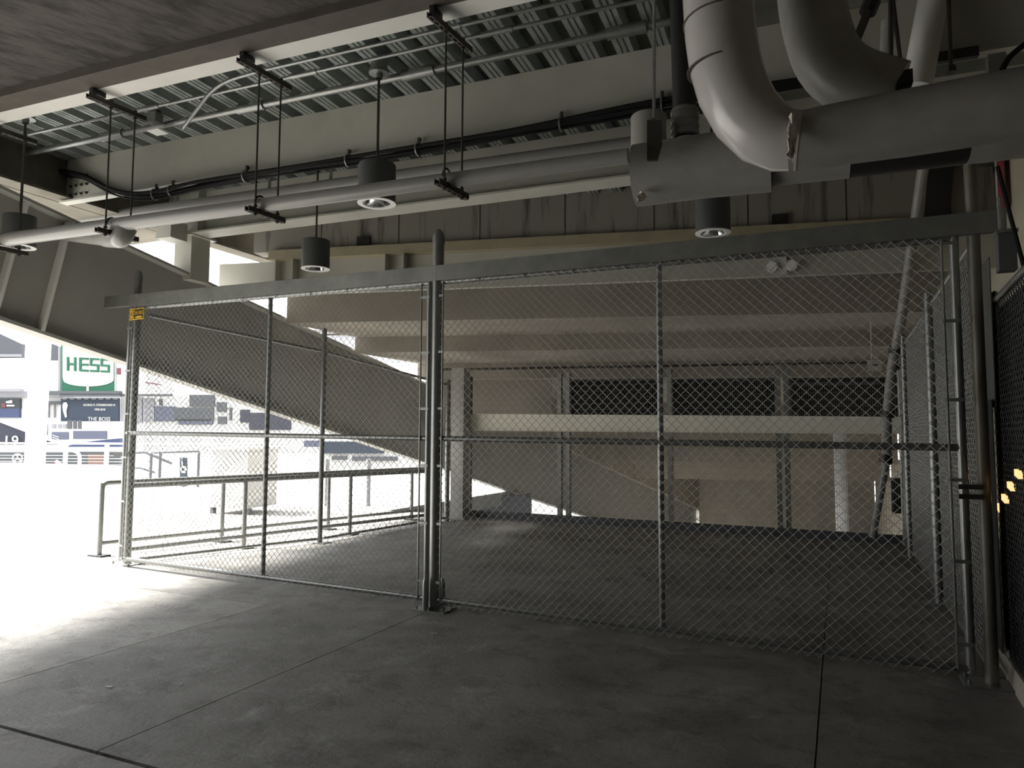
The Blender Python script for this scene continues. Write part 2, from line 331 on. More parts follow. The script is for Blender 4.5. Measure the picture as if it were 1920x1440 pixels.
# ---- stained fascia wall with steel ledge and the pale beam under it
def lin(P, ang, t, off=0.0):
    a = R_(ang); return np.array([P[0] + math.cos(a) * t - math.sin(a) * off, P[1] + math.sin(a) * t + math.cos(a) * off])
def abox(P, ang, t0, t1, o0, o1, z0, z1):
    q = [lin(P, ang, t0, o0), lin(P, ang, t1, o0), lin(P, ang, t1, o1), lin(P, ang, t0, o1)]
    return MB().hexa([(p[0], p[1], z0) for p in q] + [(p[0], p[1], z1) for p in q])
FP = (-8.05, 8.2)
fa = structure(abox(FP, 13, 0.0, 10.15, 0, 0.3, 4.27, 5.4).build('wall_fascia', M_fascia)); fa['label'] = 'dark water stained concrete fascia'
for t in np.arange(1.1, 10, 1.22): abox(FP, 13, t, t + 0.012, -0.004, 0.05, 4.27, 5.4).build('panel_joint', M_joint, fa)
for px, y0, y1, w in [(683, 448, 465, 22), (1462, 398, 416, 30)]:
    p = onA(px, y1, FP, 13); t = (p[0] - FP[0]) / math.cos(R_(13)); abox(FP, 13, t - 0.1, t + 0.1, -0.05, 0.02, 4.28, 4.42).build('recess_block', M_black, fa)
le = thing('ledge_angle', 'tan steel ledge angle under the stained fascia', 'beam', (*lin(FP, 13, 5), 4.13))
abox(FP, 13, 0.3, 10.15, -0.09, 0.30, 4.13, 4.27).build('angle_leg', M_tan, le)
pb = thing('steel_beam', 'pale beam with brackets below the tan ledge', 'beam', (*lin(FP, 13, 5), 3.7), 'painted ceiling beams')
abox(FP, 13, -0.6, 10.15, 0.05, 0.15, 3.62, 4.13).build('web', M_paint, pb)
for t in (0.42, 2.15): 
    for dt in (0, 0.28): abox(FP, 13, t + dt, t + dt + 0.02, -0.12, 0.05, 3.65, 4.12).build('bracket', M_paint, pb)

# ---- stepped seating units on the girder
ST = [(8.9, 3.29, 5.3), (10.7, 3.01, 3.33), (12.85, 2.69, 3.05), (13.35, 1.66, 2.73), (25.6, 0.60, 2.75), (30.5, -0.28, 0.64), (45.8, -2.8, -0.24)]
ORD = ['topmost stepped seating unit above the gates', 'second stepped seating unit from the top', 'third stepped seating unit just above the far fence', 'pale seating wall seen above the cream beam', 'broad seating face seen through the far mesh', 'lower seating face seen low through the far mesh', 'lowest seating face seen at the foot of the far mesh']
for k, (Y, zb, zt) in enumerate(ST):
    P = (-8.0, Y); nxt = ST[k + 1][0] if k + 1 < len(ST) else Y + 10
    t1 = {3: 2.62}.get(k, 10.28)
    if k == 2: nxt = 25.6
    run = (nxt - Y) * math.cos(R_(16.6)) + 0.1
    if k == 6: zb = -7.0
    t = thing('seating_unit', 'brownish concrete ' + ORD[k], 'seating unit', (*lin(P, 16.6, 3), zb), 'stepped precast seating units')
    abox(P, 16.6, 0, t1, 0, 0.16, zb, zt).build('riser', M_precast, t)
    if k not in (3, 6):
        def at_x(X, off): ta = (X - P[0] + math.sin(R_(16.6)) * off) / math.cos(R_(16.6)); return lin(P, 16.6, ta, off)
        q = [at_x(-8.0, 0.16), at_x(1.89, 0.16), at_x(1.89, run), at_x(-8.0, run)]
        MB().hexa([(a_[0], a_[1], zb) for a_ in q] + [(a_[0], a_[1], zb + 0.14) for a_ in q]).build('tread', M_precast, t)
# conduits clipped along the risers
def long_tube(name, label, cat, pts, r, m, group=None, n=10):
    t = thing(name, label, cat, pts[0], group); MB().tube(pts, r, n).build('pipe_run', m, t); return t
a = lin((-8.0, 10.7), 16.6, 0.2, -0.08); b = lin((-8.0, 10.7), 16.6, 10.5, -0.08)
q = onA(556, 628, (-8.0, 10.55), 16.6); q2 = onA(1700, 607, (-8.0, 10.55), 16.6)
t = long_tube('conduit', 'thin dark conduit across the second seating unit', 'conduit', [q, q2], 0.022, M_rod)
MB().tube([q + np.array([0, 0, -0.02]), q + np.array([0, 0, 0.16])], 0.02, 8).build('end_fitting', M_rod, t)
q = onA(828, 693, (-8.0, 12.7), 16.6); q2 = onA(1650, 680, (-8.0, 12.7), 16.6)
long_tube('conduit', 'thin dark conduit across the third seating unit', 'conduit', [q, q2], 0.024, M_rod)
# dark glazed openings over the cream beam, behind the far mesh
GP = (-8.0, 13.3)
for x0, x1, lb in [(1066, 1240, 'dark tinted window panel beside the pale seating wall'), (1256, 1458, 'dark tinted window panel in the middle over the cream beam'), (1478, 1700, 'dark framed window panel at the right over the cream beam')]:
    p = onA(x0, 740, GP, 16.6); q = onA(x1, 740, GP, 16.6); t0 = (p[0] - GP[0]) / math.cos(R_(16.6)); t1 = (q[0] - GP[0]) / math.cos(R_(16.6))
    t = thing('window_panel', lb, 'window', (*lin(GP, 16.6, t0), 1.64), 'tinted panels behind the far mesh')
    abox(GP, 16.6, t0 + 0.06, t1 - 0.06, 0.02, 0.05, 1.70, 2.72).build('pane', M_tint, t)
    for u, w in ((t0, 0.06), (t1 - 0.06, 0.06)): abox(GP, 16.6, u, u + w, -0.02, 0.06, 1.64, 2.72).build('frame_post', M_out_steel, t)
    abox(GP, 16.6, t0, t1, -0.02, 0.06, 1.64, 1.70).build('frame_rail', M_out_steel, t); abox(GP, 16.6, t0, t1, -0.02, 0.06, 2.55 if x0 > 1400 else 2.66, 2.60 if x0 > 1400 else 2.70).build('frame_rail', M_out_steel, t)

# ================================================================== CEILING SERVICES
# ---- pendant cylinder downlights
def downlight(label, u, v, zb, ztop=4.86, h=0.33, r=0.165):
    p = K(u, v, zb); t = thing('pendant_downlight', label, 'lamp', p, 'grey cylinder downlights'); cx, cy = p[0], p[1]
    MB().lathe((cx, cy), [(r, zb), (r, zb + h), (r * 0.97, zb + h + 0.012), (0.03, zb + h + 0.012)], 32).build('housing', M_lamp, t)
    MB().lathe((cx, cy), [(r + 0.004, zb - 0.001), (r + 0.004, zb - 0.008), (r * 0.74, zb - 0.010), (r * 0.74, zb + 0.01)], 32).build('trim_ring', M_ring, t)
    MB().lathe((cx, cy), [(r * 0.74, zb + 0.002), (r * 0.66, zb + 0.06), (r * 0.45, zb + 0.15), (0.02, zb + 0.19)], 32).build('reflector', M_refl, t)
    MB().tube([(cx, cy, zb + h), (cx, cy, ztop - 0.12)], 0.012, 8).build('stem', M_rod, t)
    MB().lathe((cx, cy), [(0.03, ztop - 0.17), (0.035, ztop - 0.13), (0.09, ztop - 0.125), (0.09, ztop - 0.1), (0.075, ztop - 0.1), (0.075, ztop)], 20).build('canopy', M_galv, t)
    return t
downlight('large grey cylinder downlight hanging in front of the deep cable beam', -3.41, 5.36, 3.555)
q = onV(35, 462, 4.85)
downlight('grey cylinder downlight at the far left above the white pipe end', q[0], 4.85, q[2], h=0.30, r=0.15)
downlight('small grey cylinder downlight hanging lowest in front of the stained fascia', -5.33, 7.06, 3.50)
q = onV(1337, 436, 7.1); downlight('grey cylinder downlight below the insulated pipe at right', q[0], 7.1, q[2])
# ---- trapeze hangers
def strut(mb, p, q, w=0.041, h=0.041):
    """slotted channel: two sides, a web of rungs"""
    p = Vector(p); q = Vector(q); d = (q - p).normalized(); s = d.cross(Vector((0, 0, 1))).normalized()
    for sg in (-1, 1): mb.bar(p + s * sg * w / 2, q + s * sg * w / 2, 0.006, h)
    L = (q - p).length; nr = max(2, int(L / 0.055))
    for sg in (-1, 1): mb.bar(p + s * sg * w * 0.34 - Vector((0, 0, h / 2)), q + s * sg * w * 0.34 - Vector((0, 0, h / 2)), w * 0.3, 0.004)
    for i in range(nr + 1): a = p + d * (L * i / nr); mb.bar(a - d * 0.009 - Vector((0, 0, h / 2)), a + d * 0.009 - Vector((0, 0, h / 2)), w * 0.4, 0.004)
    return mb
HANG = [(-7.12, 'leftmost'), (-5.64, 'second from left'), (-3.99, 'third from left'), (-2.31, 'fourth from left')]
for u, wd_ in HANG:
    t = thing('trapeze_hanger', f'dark slotted strut trapeze hanger with paired rods, {wd_}', 'pipe hanger', K(u, 4.5, 4.4), 'trapeze hangers under the white beam')
    strut(MB(), K(u, 4.26, 4.43), K(u + 0.06, 4.80, 4.43)).build('upper_strut', M_rod, t)
    strut(MB(), K(u, 4.40, 3.285), K(u + 0.05, 4.78, 3.285)).build('lower_strut', M_rod, t)
    for v in (4.47, 4.70):
        uu = u + 0.06 * (v - 4.26) / 0.54
        r = MB().tube([K(uu, v, 3.24), K(uu, v, 4.47)], 0.0075, 8).build('rod', M_rod, t)
        for z in (3.255, 3.32, 4.40, 4.465): MB().tube([K(uu, v, z - 0.008), K(uu, v, z + 0.008)], 0.017, 6).build('nut', M_rod, r)
    cl = MB(); cl.kbox((u - 0.02, u + 0.02), (4.29, 4.33), (4.45, 4.60)); cl.kbox((u - 0.02, u + 0.02), (4.29, 4.40), (4.545, 4.57)); cl.kbox((u - 0.02, u + 0.02), (4.31, 4.42), (4.47, 4.51)); cl.build('beam_clamp', M_black, t)
# ---- white pipe on the trapezes
p0 = K(-7.06, 4.56, 3.372); p1 = K(-0.985, 4.56, 3.338)
wp = thing('white_pipe', 'long white pipe resting on the trapeze hangers', 'pipe', p0)
MB().tube([p0, p1], [0.066, 0.05], 20).build('pipe_run', M_pipe, wp)
MB().tube([p0, K(-7.13, 4.56, 3.372)], [0.068, 0.045], 20).build('end_cap', M_rod, wp)
for u, _ in HANG[1:]:
    pts = [K(u, 4.56 + 0.072 * math.cos(g), 3.352 + 0.076 * math.sin(g)) for g in [math.pi * i / 10 for i in range(11)]]
    MB().tube(pts, 0.009, 6).build('strap', M_rod, wp)
# larger pipe further back
q0 = onV(70, 428, 6.75); q1 = onV(1210, 272, 6.75)
w2 = thing('white_pipe', 'second white pipe running higher behind the lamps', 'pipe', K(*q0)); MB().tube([K(*q0), K(*q1)], 0.10, 20).build('pipe_run', M_pipe, w2)
for px in (505, 620):
    q = onV(px, 345, 6.75); w = K(q[0], 6.75, 4.866); MB().bar(w, w - np.array([0, 0, 0.55]), 0.035, 0.012).build('hanger_strap', M_galv, w2)
# drain pipe with elbow at left, under the white pipe
q0 = onD(92, 436, 9.0); q1 = onD(200, 446, 6.6); q2 = onD(228, 447, 6.3); q3 = onD(238, 425, 6.3)
w3 = thing('white_pipe', 'short white pipe with an elbow below the pipe at left', 'pipe', q1)
MB().tube([q0, q1], 0.078, 18).build('pipe_run', M_pipe, w3); MB().tube(arc([q1, q2, q3], 6), 0.088, 18).build('elbow', M_pipe, w3)
# ---- conduits under the deck
def conduit(label, pts, r):
    t = thing('conduit', label, 'conduit', pts[0], 'conduits under the metal deck'); MB().tube(pts, r, 10).build('pipe_run', M_galv, t)
    P = Vector(pts[0]); Q = Vector(pts[-1]); L = (Q - P).length
    for k in range(1, int(L / 1.9) + 1): a = P.lerp(Q, k * 1.9 / L - 0.02); b = P.lerp(Q, k * 1.9 / L + 0.02); MB().tube([a, b], r * 1.5, 10).build('coupling', M_galv, t)
conduit('thickest conduit nearest the deep cable beam', [K(-8.8, 5.53, 4.77), K(-0.7, 5.53, 4.77)], 0.034)
conduit('middle thin conduit below the deck', [K(-7.9, 5.19, 4.78), K(-0.7, 5.19, 4.78)], 0.017)
conduit('thin conduit nearest the white beam', [K(-4.4, 5.0, 4.78), K(-0.7, 5.0, 4.78)], 0.017)
pts = arc([K(-4.4, 5.0, 4.78), K(-4.95, 5.02, 4.77), K(-5.62, 5.35, 4.66), K(-5.75, 5.40, 4.62)], 5)
conduit('bent conduit rising from the junction box at upper left', pts, 0.018)
q = onV(289, 222, 5.4)
jb = thing('junction_box', 'grey junction box hanging under the deck at upper left', 'box', K(q[0], 5.4, q[2]))
MB().kbox((q[0] - 0.07, q[0] + 0.07), (5.35, 5.45), (q[2] - 0.05, q[2] + 0.05)).build('case', M_galv, jb)
MB().kbox((q[0] + 0.0, q[0] + 0.06), (5.37, 5.43), (q[2] + 0.05, 4.87)).build('bracket', M_rod, jb)
MB().kbox((q[0] - 0.06, q[0] + 0.10), (5.36, 5.5), (q[2] - 0.14, q[2] - 0.135)).build('cover_plate', M_ring, jb)
q = onV(340, 440, 7.35)
jb = thing('junction_box', 'cream rectangular box fixed beside the box column', 'box', K(q[0], 7.3, q[2]))
MB().kbox((q[0] - 0.13, q[0] + 0.13), (7.05, 7.33), (q[2] - 0.12, q[2] + 0.12)).build('case', M_paint, jb)
for du in (-0.05, 0.07): MB().tube([K(q[0] + du, 7.2, q[2] + 0.12), K(q[0] + du, 7.2, 4.86)], 0.018, 8).build('stem', M_galv, jb)
# ---- black cable bundle along the deep beam
cbn = thing('cable_bundle', 'black cable bundle strapped along the bottom of the deep beam', 'cable', K(-5, 5.9, 4.3))
sag = [(-8.3, 4.72), (-7.9, 4.62), (-7.5, 4.40), (-7.1, 4.27), (-6.7, 4.235), (-6.2, 4.27), (-5.4, 4.29), (-4.6, 4.285), (-3.8, 4.275), (-3.0, 4.28), (-2.2, 4.295), (-1.6, 4.315), (-1.0, 4.33), (0.2, 4.33)]
for k in range(5):
    dv = [0, 0.03, -0.02, 0.045, 0.012][k]; dz = [0, 0.02, 0.03, -0.012, -0.028][k]
    pts = [K(u, 5.97 + dv + 0.012 * math.sin(u * 1.7 + k), z - 0.025 + dz + 0.014 * math.sin(u * 2.3 + k * 1.9)) for u, z in sag]
    MB().tube(arc(pts, 3), 0.021 if k < 3 else 0.012, 8).build('cable', M_cable, cbn)
for u, z in [(-6.75, 4.26), (-6.5, 4.27), (-5.45, 4.30), (-4.15, 4.29), (-3.35, 4.29), (-1.9, 4.31), (-1.0, 4.34)]:
    st = MB().tube([K(u, 5.98 + 0.06 * math.cos(g), z - 0.025 + 0.06 * math.sin(g)) for g in [2 * math.pi * i / 12 for i in range(13)]], 0.008, 6).build('strap', M_galv, cbn)
    MB().kbox((u - 0.012, u + 0.012), (5.985, 6.02), (z + 0.02, z + 0.10)).build('clip', M_rod, st)
# ---- insulated pipes at upper right
def pv(v, *pix): return [K(*onV(x, y, v)) for x, y in pix]
VL = 4.95
lp = pv(VL, (1192, 330), (1320, 312), (1447, 298))
ip = thing('insulated_pipe', 'lower grey insulated pipe with a torn open end', 'pipe', lp[0])
MB().tube(lp, 0.215, 28, caps=False).build('jacket', M_insul, ip)
MB().tube([lp[0] + (lp[1] - lp[0]) * 0.02, lp[0] + (lp[1] - lp[0]) * 0.06], [0.205, 0.09], 24).build('end_filler', M_strip, ip)
l2 = pv(VL, (1445, 296), (1592, 279), (1812, 250), (2000, 226))
MB().tube([l2[0], l2[1]], 0.185, 28).build('jacket', M_insul, ip)
MB().tube([l2[1], l2[2]], 0.182, 28).build('dark_section', M_black, ip)
MB().tube([l2[2], l2[3]], 0.185, 28).build('jacket', M_insul, ip)
def torn(center, w, h, parent, seed, right):
    rr = random.Random(seed); c = Vector([float(x) for x in center]); R = Vector([float(x) for x in right]); n = 7; V = []; Fc = []
    for j in range(n):
        for i in range(4):
            V.append(c + R * ((i / 3 - 0.5) * w * (0.5 + 0.7 * j / n) + rr.uniform(-.2, .2) * w) + Vector((0, 0, -h * j / n + rr.uniform(-.08, .08) * h)) + Vector((0.0, -1, 0)) * (0.03 * math.sin(i * 1.1 + j * .5) + 0.012 * j))
    for j in range(n - 1):
        for i in range(3): Fc.append((j * 4 + i, j * 4 + i + 1, j * 4 + i + 5, j * 4 + i + 4))
    mb = MB(); mb.add(V, Fc); o = mb.build('torn_flap', M_torn, parent)
    so = o.modifiers.new('thickness', 'SOLIDIFY'); so.thickness = 0.006
torn(K(*onV(1205, 362, VL - 0.15)), 0.05, 0.10, ip, 3, K(1, 0, 0))
VU = 4.35
up = pv(VU, (1475, 268), (1700, 231), (2010, 178))
iu = thing('insulated_pipe', 'upper grey insulated pipe curving up to the ceiling', 'pipe', up[0])
MB().tube(up, [0.165, 0.18, 0.185], 28).build('jacket', M_insul, iu)
el = pv(VU, (1343, -70), (1346, 0), (1350, 60), (1358, 115), (1373, 168), (1398, 214), (1434, 250), (1466, 264), (1500, 264))
rad = [0.208, 0.208, 0.208, 0.208, 0.205, 0.2, 0.19, 0.178, 0.170]
MB().tube(el, rad, 28).build('riser_jacket', M_gloss, iu)
for px in ((1346, 38), (1354, 128)):
    a = K(*onV(px[0], px[1], VU)); b = K(*onV(px[0] + 0.3, px[1] + 3, VU)); MB().tube([a, b], 0.2095, 28).build('jacket_seam', M_strip, iu)
torn(K(*onV(1484, 222, VU - 0.175)), 0.045, 0.28, iu, 5, K(1, 0, 0))
i2 = thing('insulated_pipe', 'rear grey insulated elbow dropping onto the upper pipe', 'pipe', K(*onV(1530, 0, 4.8)))
MB().tube(arc(pv(4.8, (1512, -80), (1525, 40), (1560, 140), (1675, 178)), 8), 0.20, 26).build('elbow_jacket', M_insul, i2)
# black riser with banded coupling
bl = pv(5.35, (1275, -60), (1284, 232)); t = thing('black_pipe', 'black vertical pipe with a banded coupling at its foot', 'pipe', bl[1])
MB().tube(bl, 0.085, 18).build('riser', M_black, t)
cq = pv(5.35, (1284, 206), (1285, 258)); c0, c1 = [Vector(x) for x in cq]
MB().tube([c0, c1], 0.10, 24).build('coupling', M_galv, t)
for f_ in (0.12, 0.4, 0.68, 0.92): MB().tube([c0.lerp(c1, f_ - 0.05), c0.lerp(c1, f_ + 0.05)], 0.106, 24).build('band', M_galv, t)
MB().tube([c1, c1 - Vector((0, 0, 0.02))], 0.093, 24).build('mouth', M_black, t)
# clevis hanger and canister
hp = pv(4.62, (1227, -40), (1226, 222)); t = thing('pipe_hanger', 'steel rod and clevis hanger beside the black pipe', 'pipe hanger', hp[1])
MB().tube(hp, 0.011, 8).build('rod', M_galv, t)
cv_ = pv(4.62, (1213, 225), (1240, 225), (1240, 268), (1231, 300), (1213, 300)); MB().prism(cv_, K(0, 0.03, 0)).build('clevis', M_rod, t)
ca = pv(5.2, (1216, 250))[0]; t = thing('pipe_canister', 'short grey canister behind the clevis hanger', 'canister', ca)
MB().lathe((ca[0], ca[1]), [(0.001, ca[2] + 0.13), (0.125, ca[2] + 0.13), (0.13, ca[2] + 0.12), (0.13, ca[2] - 0.12), (0.001, ca[2] - 0.12)], 24).build('shell', M_insul, t)
# ---- upper right: white pipe, rods, steel brace
wq = pv(5.9, (1756, -30), (1718, 165)); t = thing('white_pipe', 'bright white pipe slanting down at the top right corner', 'pipe', wq[1]); MB().tube(wq, 0.105, 22).build('pipe_run', M_paint_w, t)
wq = pv(5.6, (1665, 40), (1660, 160)); t = thing('grey_pipe', 'slim grey pipe with a collar left of the bright white pipe', 'pipe', wq[1]); MB().tube(wq, 0.045, 16).build('pipe_run', M_insul, t)
a, b = Vector(pv(5.6, (1660, 126))[0]), Vector(pv(5.6, (1660, 134))[0]); MB().tube([a, b], 0.058, 16).build('collar', M_rod, t)
for x0, y0, x1, y1, lb in [(1672, -20, 1692, 145, 'black hanger rod just left of the bright white pipe'), (1778, -20, 1783, 130, 'black hanger rod just right of the bright white pipe'), (1669, 0, 1671, 150, 'black hanger rod in front of the slim grey pipe')]:
    wq = pv(5.3, (x0, y0), (x1, y1)); t = thing('hanger_rod', lb, 'rod', wq[1]); MB().tube(wq, 0.013, 8).build('rod', M_rod, t)
    MB().tube([wq[1] + np.array([0, 0, -0.02]), wq[1] + np.array([0, 0, 0.02])], 0.03, 6).build('nut', M_rod, t)
wq = pv(5.7, (1640, -10), (1600, 90)); t = thing('strut_brace', 'dark slotted brace slanting under the ceiling at upper right', 'brace', wq[1]); strut(MB(), wq[0], wq[1], 0.08, 0.05).build('channel', M_rod, t)
MB().tube([wq[0] + (wq[1] - wq[0]) * 0.1, wq[0] + (wq[1] - wq[0]) * 0.35], 0.06, 8).build('pivot', M_black, t)
wq = pv(4.7, (1680, 140), (1710, 160)); t = thing('pipe_clamp', 'small black clamp block on top of the upper pipe', 'clamp', wq[0]); MB().kbox((toK(wq[0])[0], toK(wq[1])[0]), (4.65, 4.75), (wq[1][2], wq[0][2])).build('block', M_black, t)
wq = pv(6.2, (1738, 152), (1818, 122)); t = thing('wall_sign', 'black rectangular plate on the cream beam at upper right', 'plate', wq[0]); MB().kbox((toK(wq[0])[0], toK(wq[1])[0]), (5.90, 5.95), (wq[0][2], wq[1][2])).build('plate', M_black, t)
wq = pv(5.9, (1866, 122)); t = thing('junction_box', 'small grey conduit box with a black cable at upper right', 'box', wq[0]); p = toK(wq[0])
MB().kbox((p[0] - 0.05, p[0] + 0.06), (5.86, 5.95), (p[2] - 0.07, p[2] + 0.07)).build('case', M_galv, t)
MB().tube(arc(pv(5.84, (1876, 138), (1890, 108), (1940, 68)), 5), 0.02, 8).build('cable', M_cable, t)

# ================================================================== SLIDING GATES
G0 = np.array([-7.58, 5.80]); G1 = np.array([0.80, 5.31]); GL = np.linalg.norm(G1 - G0); GD = (G1 - G0) / GL; GN = np.array([-GD[1], GD[0]])
def G(t, n=0.0, z=0.0): p = G0 + GD * t + GN * n; return np.array([p[0], p[1], z])
def gt(X): return (X - G0[0]) / GD[0]
def topz(t): return 3.05 - 0.21 * t / GL      # top rail height falls gently to the right, as in the photo
def base_plate(p, parent, s=0.16, ang=0.0):
    MB().box((p[0] - s, p[1] - s * 0.7, 0.0), (p[0] + s, p[1] + s * 0.7, 0.012)).build('base_plate', M_galv, parent)
    for sx in (-1, 1):
        for sy in (-1, 1): MB().tube([(p[0] + sx * s * 0.8, p[1] + sy * s * 0.5, 0.01), (p[0] + sx * s * 0.8, p[1] + sy * s * 0.5, 0.04)], 0.012, 6).build('anchor_bolt', M_galv, parent)
def dome_post(label, p, z, r, m=M_galv, s=0.16):
    t = thing('fence_post', label, 'fence post', (p[0], p[1], 0), 'gate posts')
    MB().tube([(p[0], p[1], 0.0), (p[0], p[1], z)], r, 20).build('shaft', m, t)
    MB().lathe((p[0], p[1]), [(r * 1.12, z - 0.03), (r * 1.12, z + 0.01), (r * 1.0, z + 0.05), (r * 0.7, z + 0.085), (r * 0.25, z + 0.105), (0.001, z + 0.108)], 20).build('dome_cap', m, t)
    base_plate(p, t, s); return t
dome_post('domed galvanised post at the left end of the gate', G(0.0, 0.09), 3.36, 0.045)
dome_post('domed galvanised post between the two gate leaves', G(gt(-3.23), -0.03), 3.25, 0.05)
dome_post('rusty round post at the right end of the gate', G(GL + 0.01, 0.0), 3.30, 0.038, M_rust)
# slide track
tr = thing('gate_track', 'long grey steel slide track along the top of the gates', 'track', G(GL / 2, 0, 2.95))
def trz(t): return 3.075 - 0.225 * (t / GL) ** 0.85 if t > 0 else 3.08
pts = [(-0.38), 1.5, 3.0, gt(-3.2), 6.0, 7.4, GL + 0.18]
for a_, b_ in zip(pts[:-1], pts[1:]):
    za, zb = trz(max(a_, 0)), trz(b_)
    MB().bar(G(a_, -0.075, za), G(b_, -0.075, zb), 0.008, 0.13).build('track_side', M_channel, tr)
    MB().bar(G(a_, 0.005, za + 0.065), G(b_, 0.005, zb + 0.065), 0.16, 0.008).build('track_top', M_channel, tr)
    MB().bar(G(a_, -0.055, za - 0.065), G(b_, -0.055, zb - 0.065), 0.045, 0.008).build('track_lip', M_channel, tr)
# leaves
def leaf(label, t0, t1, tm, side):
    t = thing('gate_leaf', label, 'gate', G((t0 + t1) / 2, -0.03, 0.05), 'chain link sliding gate leaves')
    r = 0.025; n = -0.03; zb = 0.09
    MB().tube([G(t0, n, topz(t0) - 0.07), G(t1, n, topz(t1) - 0.07)], r, 14).build('top_rail', M_galv, t)
    MB().tube([G(t0, n, zb), G(t1, n, zb)], r, 14).build('bottom_rail', M_galv, t)
    zm0, zm1 = 1.52 - 0.08 * t0 / GL, 1.52 - 0.08 * t1 / GL
    MB().tube([G(t0, n, zm0), G(t1, n, zm1)], r * 0.95, 14).build('middle_rail', M_galv, t)
    for s in (t0, t1): MB().tube([G(s, n, zb - 0.025), G(s, n, topz(s) - 0.045)], r * 1.1, 14).build('stile', M_galv, t)
    MB().tube([G(tm, n, zb), G(tm, n, topz(tm) - 0.07)], r * 0.92, 14).build('center_stile', M_galv, t)
    for s, sg in ((t0, 1), (t1, -1)):
        MB().tube([G(s + sg * 0.07, n - 0.03, zb), G(s + sg * 0.07, n - 0.03, topz(s) - 0.08)], 0.008, 8).build('tension_bar', M_galv, t)
        for k in range(6): z = zb + 0.15 + k * 0.5; MB().bar(G(s - sg * 0.02, n - 0.03, z), G(s + sg * 0.08, n - 0.03, z), 0.012, 0.022).build('tension_band', M_galv, t)
    chain_link('chain_mesh', G(t0 + 0.05, n - 0.034), G(t1 - 0.05, n - 0.034), zb - 0.045, topz(t0) - 0.03, t, zb - 0.045, topz(t1) - 0.03)
    for k in range(1, 9):
        s = t0 + (t1 - t0) * k / 9; MB().tube([G(s, n - 0.03, topz(s) - 0.1), G(s + 0.005, n - 0.032, topz(s) - 0.035)], 0.004, 5).build('tie_wire', M_galv, t)
    for s in (t0 + 0.35, t1 - 0.35):
        MB().bar(G(s, 0.005, topz(s) - 0.05), G(s, 0.005, topz(s) + 0.06), 0.05, 0.012).build('trolley_strap', M_channel, t)
    return t
tL = leaf('left chain link gate leaf carrying the yellow sign', 0.06, gt(-3.315), gt(-5.28), 0)
tR = leaf('right chain link gate leaf ending at the rusty post', gt(-3.225), gt(0.70), gt(-1.22), 1)
lt = thing('gate_latch', 'black latch plates at mid height on the right gate edge', 'latch', G(gt(0.70), -0.05, 1.12))
for z in (1.14, 1.20): MB().bar(G(gt(0.67), -0.07, z), G(gt(0.80), -0.06, z), 0.02, 0.03).build('latch_plate', M_black, lt)
lt = thing('gate_latch', 'black latch block on the left gate post', 'latch', G(-0.1, -0.02, 1.25)); MB().bar(G(-0.14, -0.02, 1.27), G(0.05, -0.02, 1.27), 0.04, 0.06).build('latch_block', M_black, lt)
# roller guides at the centre post
for px, py, lb, h, n in [(797, 1146, 'front bullet shaped floor guide at the centre post', 0.29, -0.12), (829, 1132, 'rear bullet shaped floor guide at the centre post', 0.23, 0.16)]:
    p = onZ(px, py, 0); t = thing('floor_guide', lb, 'guide', p, 'gate floor guides')
    MB().lathe((p[0], p[1]), [(0.026, 0), (0.026, h - 0.06), (0.016, h - 0.015), (0.001, h)], 14).build('guide_pin', M_galv, t)
    c = G(gt(-3.24), 0.02 + n * 0.3)
    MB().bar((p[0], p[1], 0.02), (c[0], c[1], 0.02), 0.09, 0.03).build('foot_plate', M_galv, t)
    MB().tube([(p[0] + 0.02, p[1], 0.03), (p[0] + 0.02, p[1], 0.06)], 0.012, 6).build('anchor_bolt', M_galv, t)
# yellow sign
sg0 = gt(-7.36); so_ = -0.075; sz = onA(256, 592, G0, math.degrees(math.atan2(GD[1], GD[0])))[2]
cs = onA(256, 592, G0 - GN * 0.075, math.degrees(math.atan2(GD[1], GD[0]))); sg = (cs[:2] - G0) @ GD
sy = thing('fence_sign', 'small yellow phone number sign wired to the left gate leaf', 'sign', G(sg, so_, sz))
R3 = np.array([GD[0], GD[1], 0]); hw, hh = 0.128, 0.066
def gpoly(pts, off): return [G(sg + x, so_ - off, sz + z) for x, z in pts]
MB().prism(gpoly([(-hw, -hh), (hw, -hh), (hw, hh), (-hw, hh)], 0.0), (GN[0] * 0.003, GN[1] * 0.003, 0)).build('plate', M_yellow, sy)
MB().prism(gpoly([(-0.045, -hh + 0.012), (hw - 0.01, -hh + 0.012), (hw - 0.01, hh - 0.012), (-0.045, hh - 0.012)], 0.002), (GN[0] * 0.001, GN[1] * 0.001, 0)).build('black_field', M_signblack, sy)
MB().prism(gpoly([(0.04 + 0.065 * math.cos(g), -0.036 + 0.013 * math.sin(g)) for g in [2 * math.pi * i / 20 for i in range(20)]], 0.003), (GN[0] * 0.001, GN[1] * 0.001, 0)).build('oval_field', M_yellow, sy)
MB().prism(gpoly([(-0.086 + 0.040 * math.cos(g), 0.0 + 0.058 * math.sin(g)) for g in [2 * math.pi * i / 24 for i in range(24)]], 0.002), (GN[0] * 0.001, GN[1] * 0.001, 0)).build('emblem_disc', M_signblack, sy)
MB().prism(gpoly([(-0.086 + 0.034 * math.cos(g), 0.0 + 0.051 * math.sin(g)) for g in [2 * math.pi * i / 24 for i in range(24)]], 0.003), (GN[0] * 0.001, GN[1] * 0.001, 0)).build('emblem_disc', M_yellow, sy)
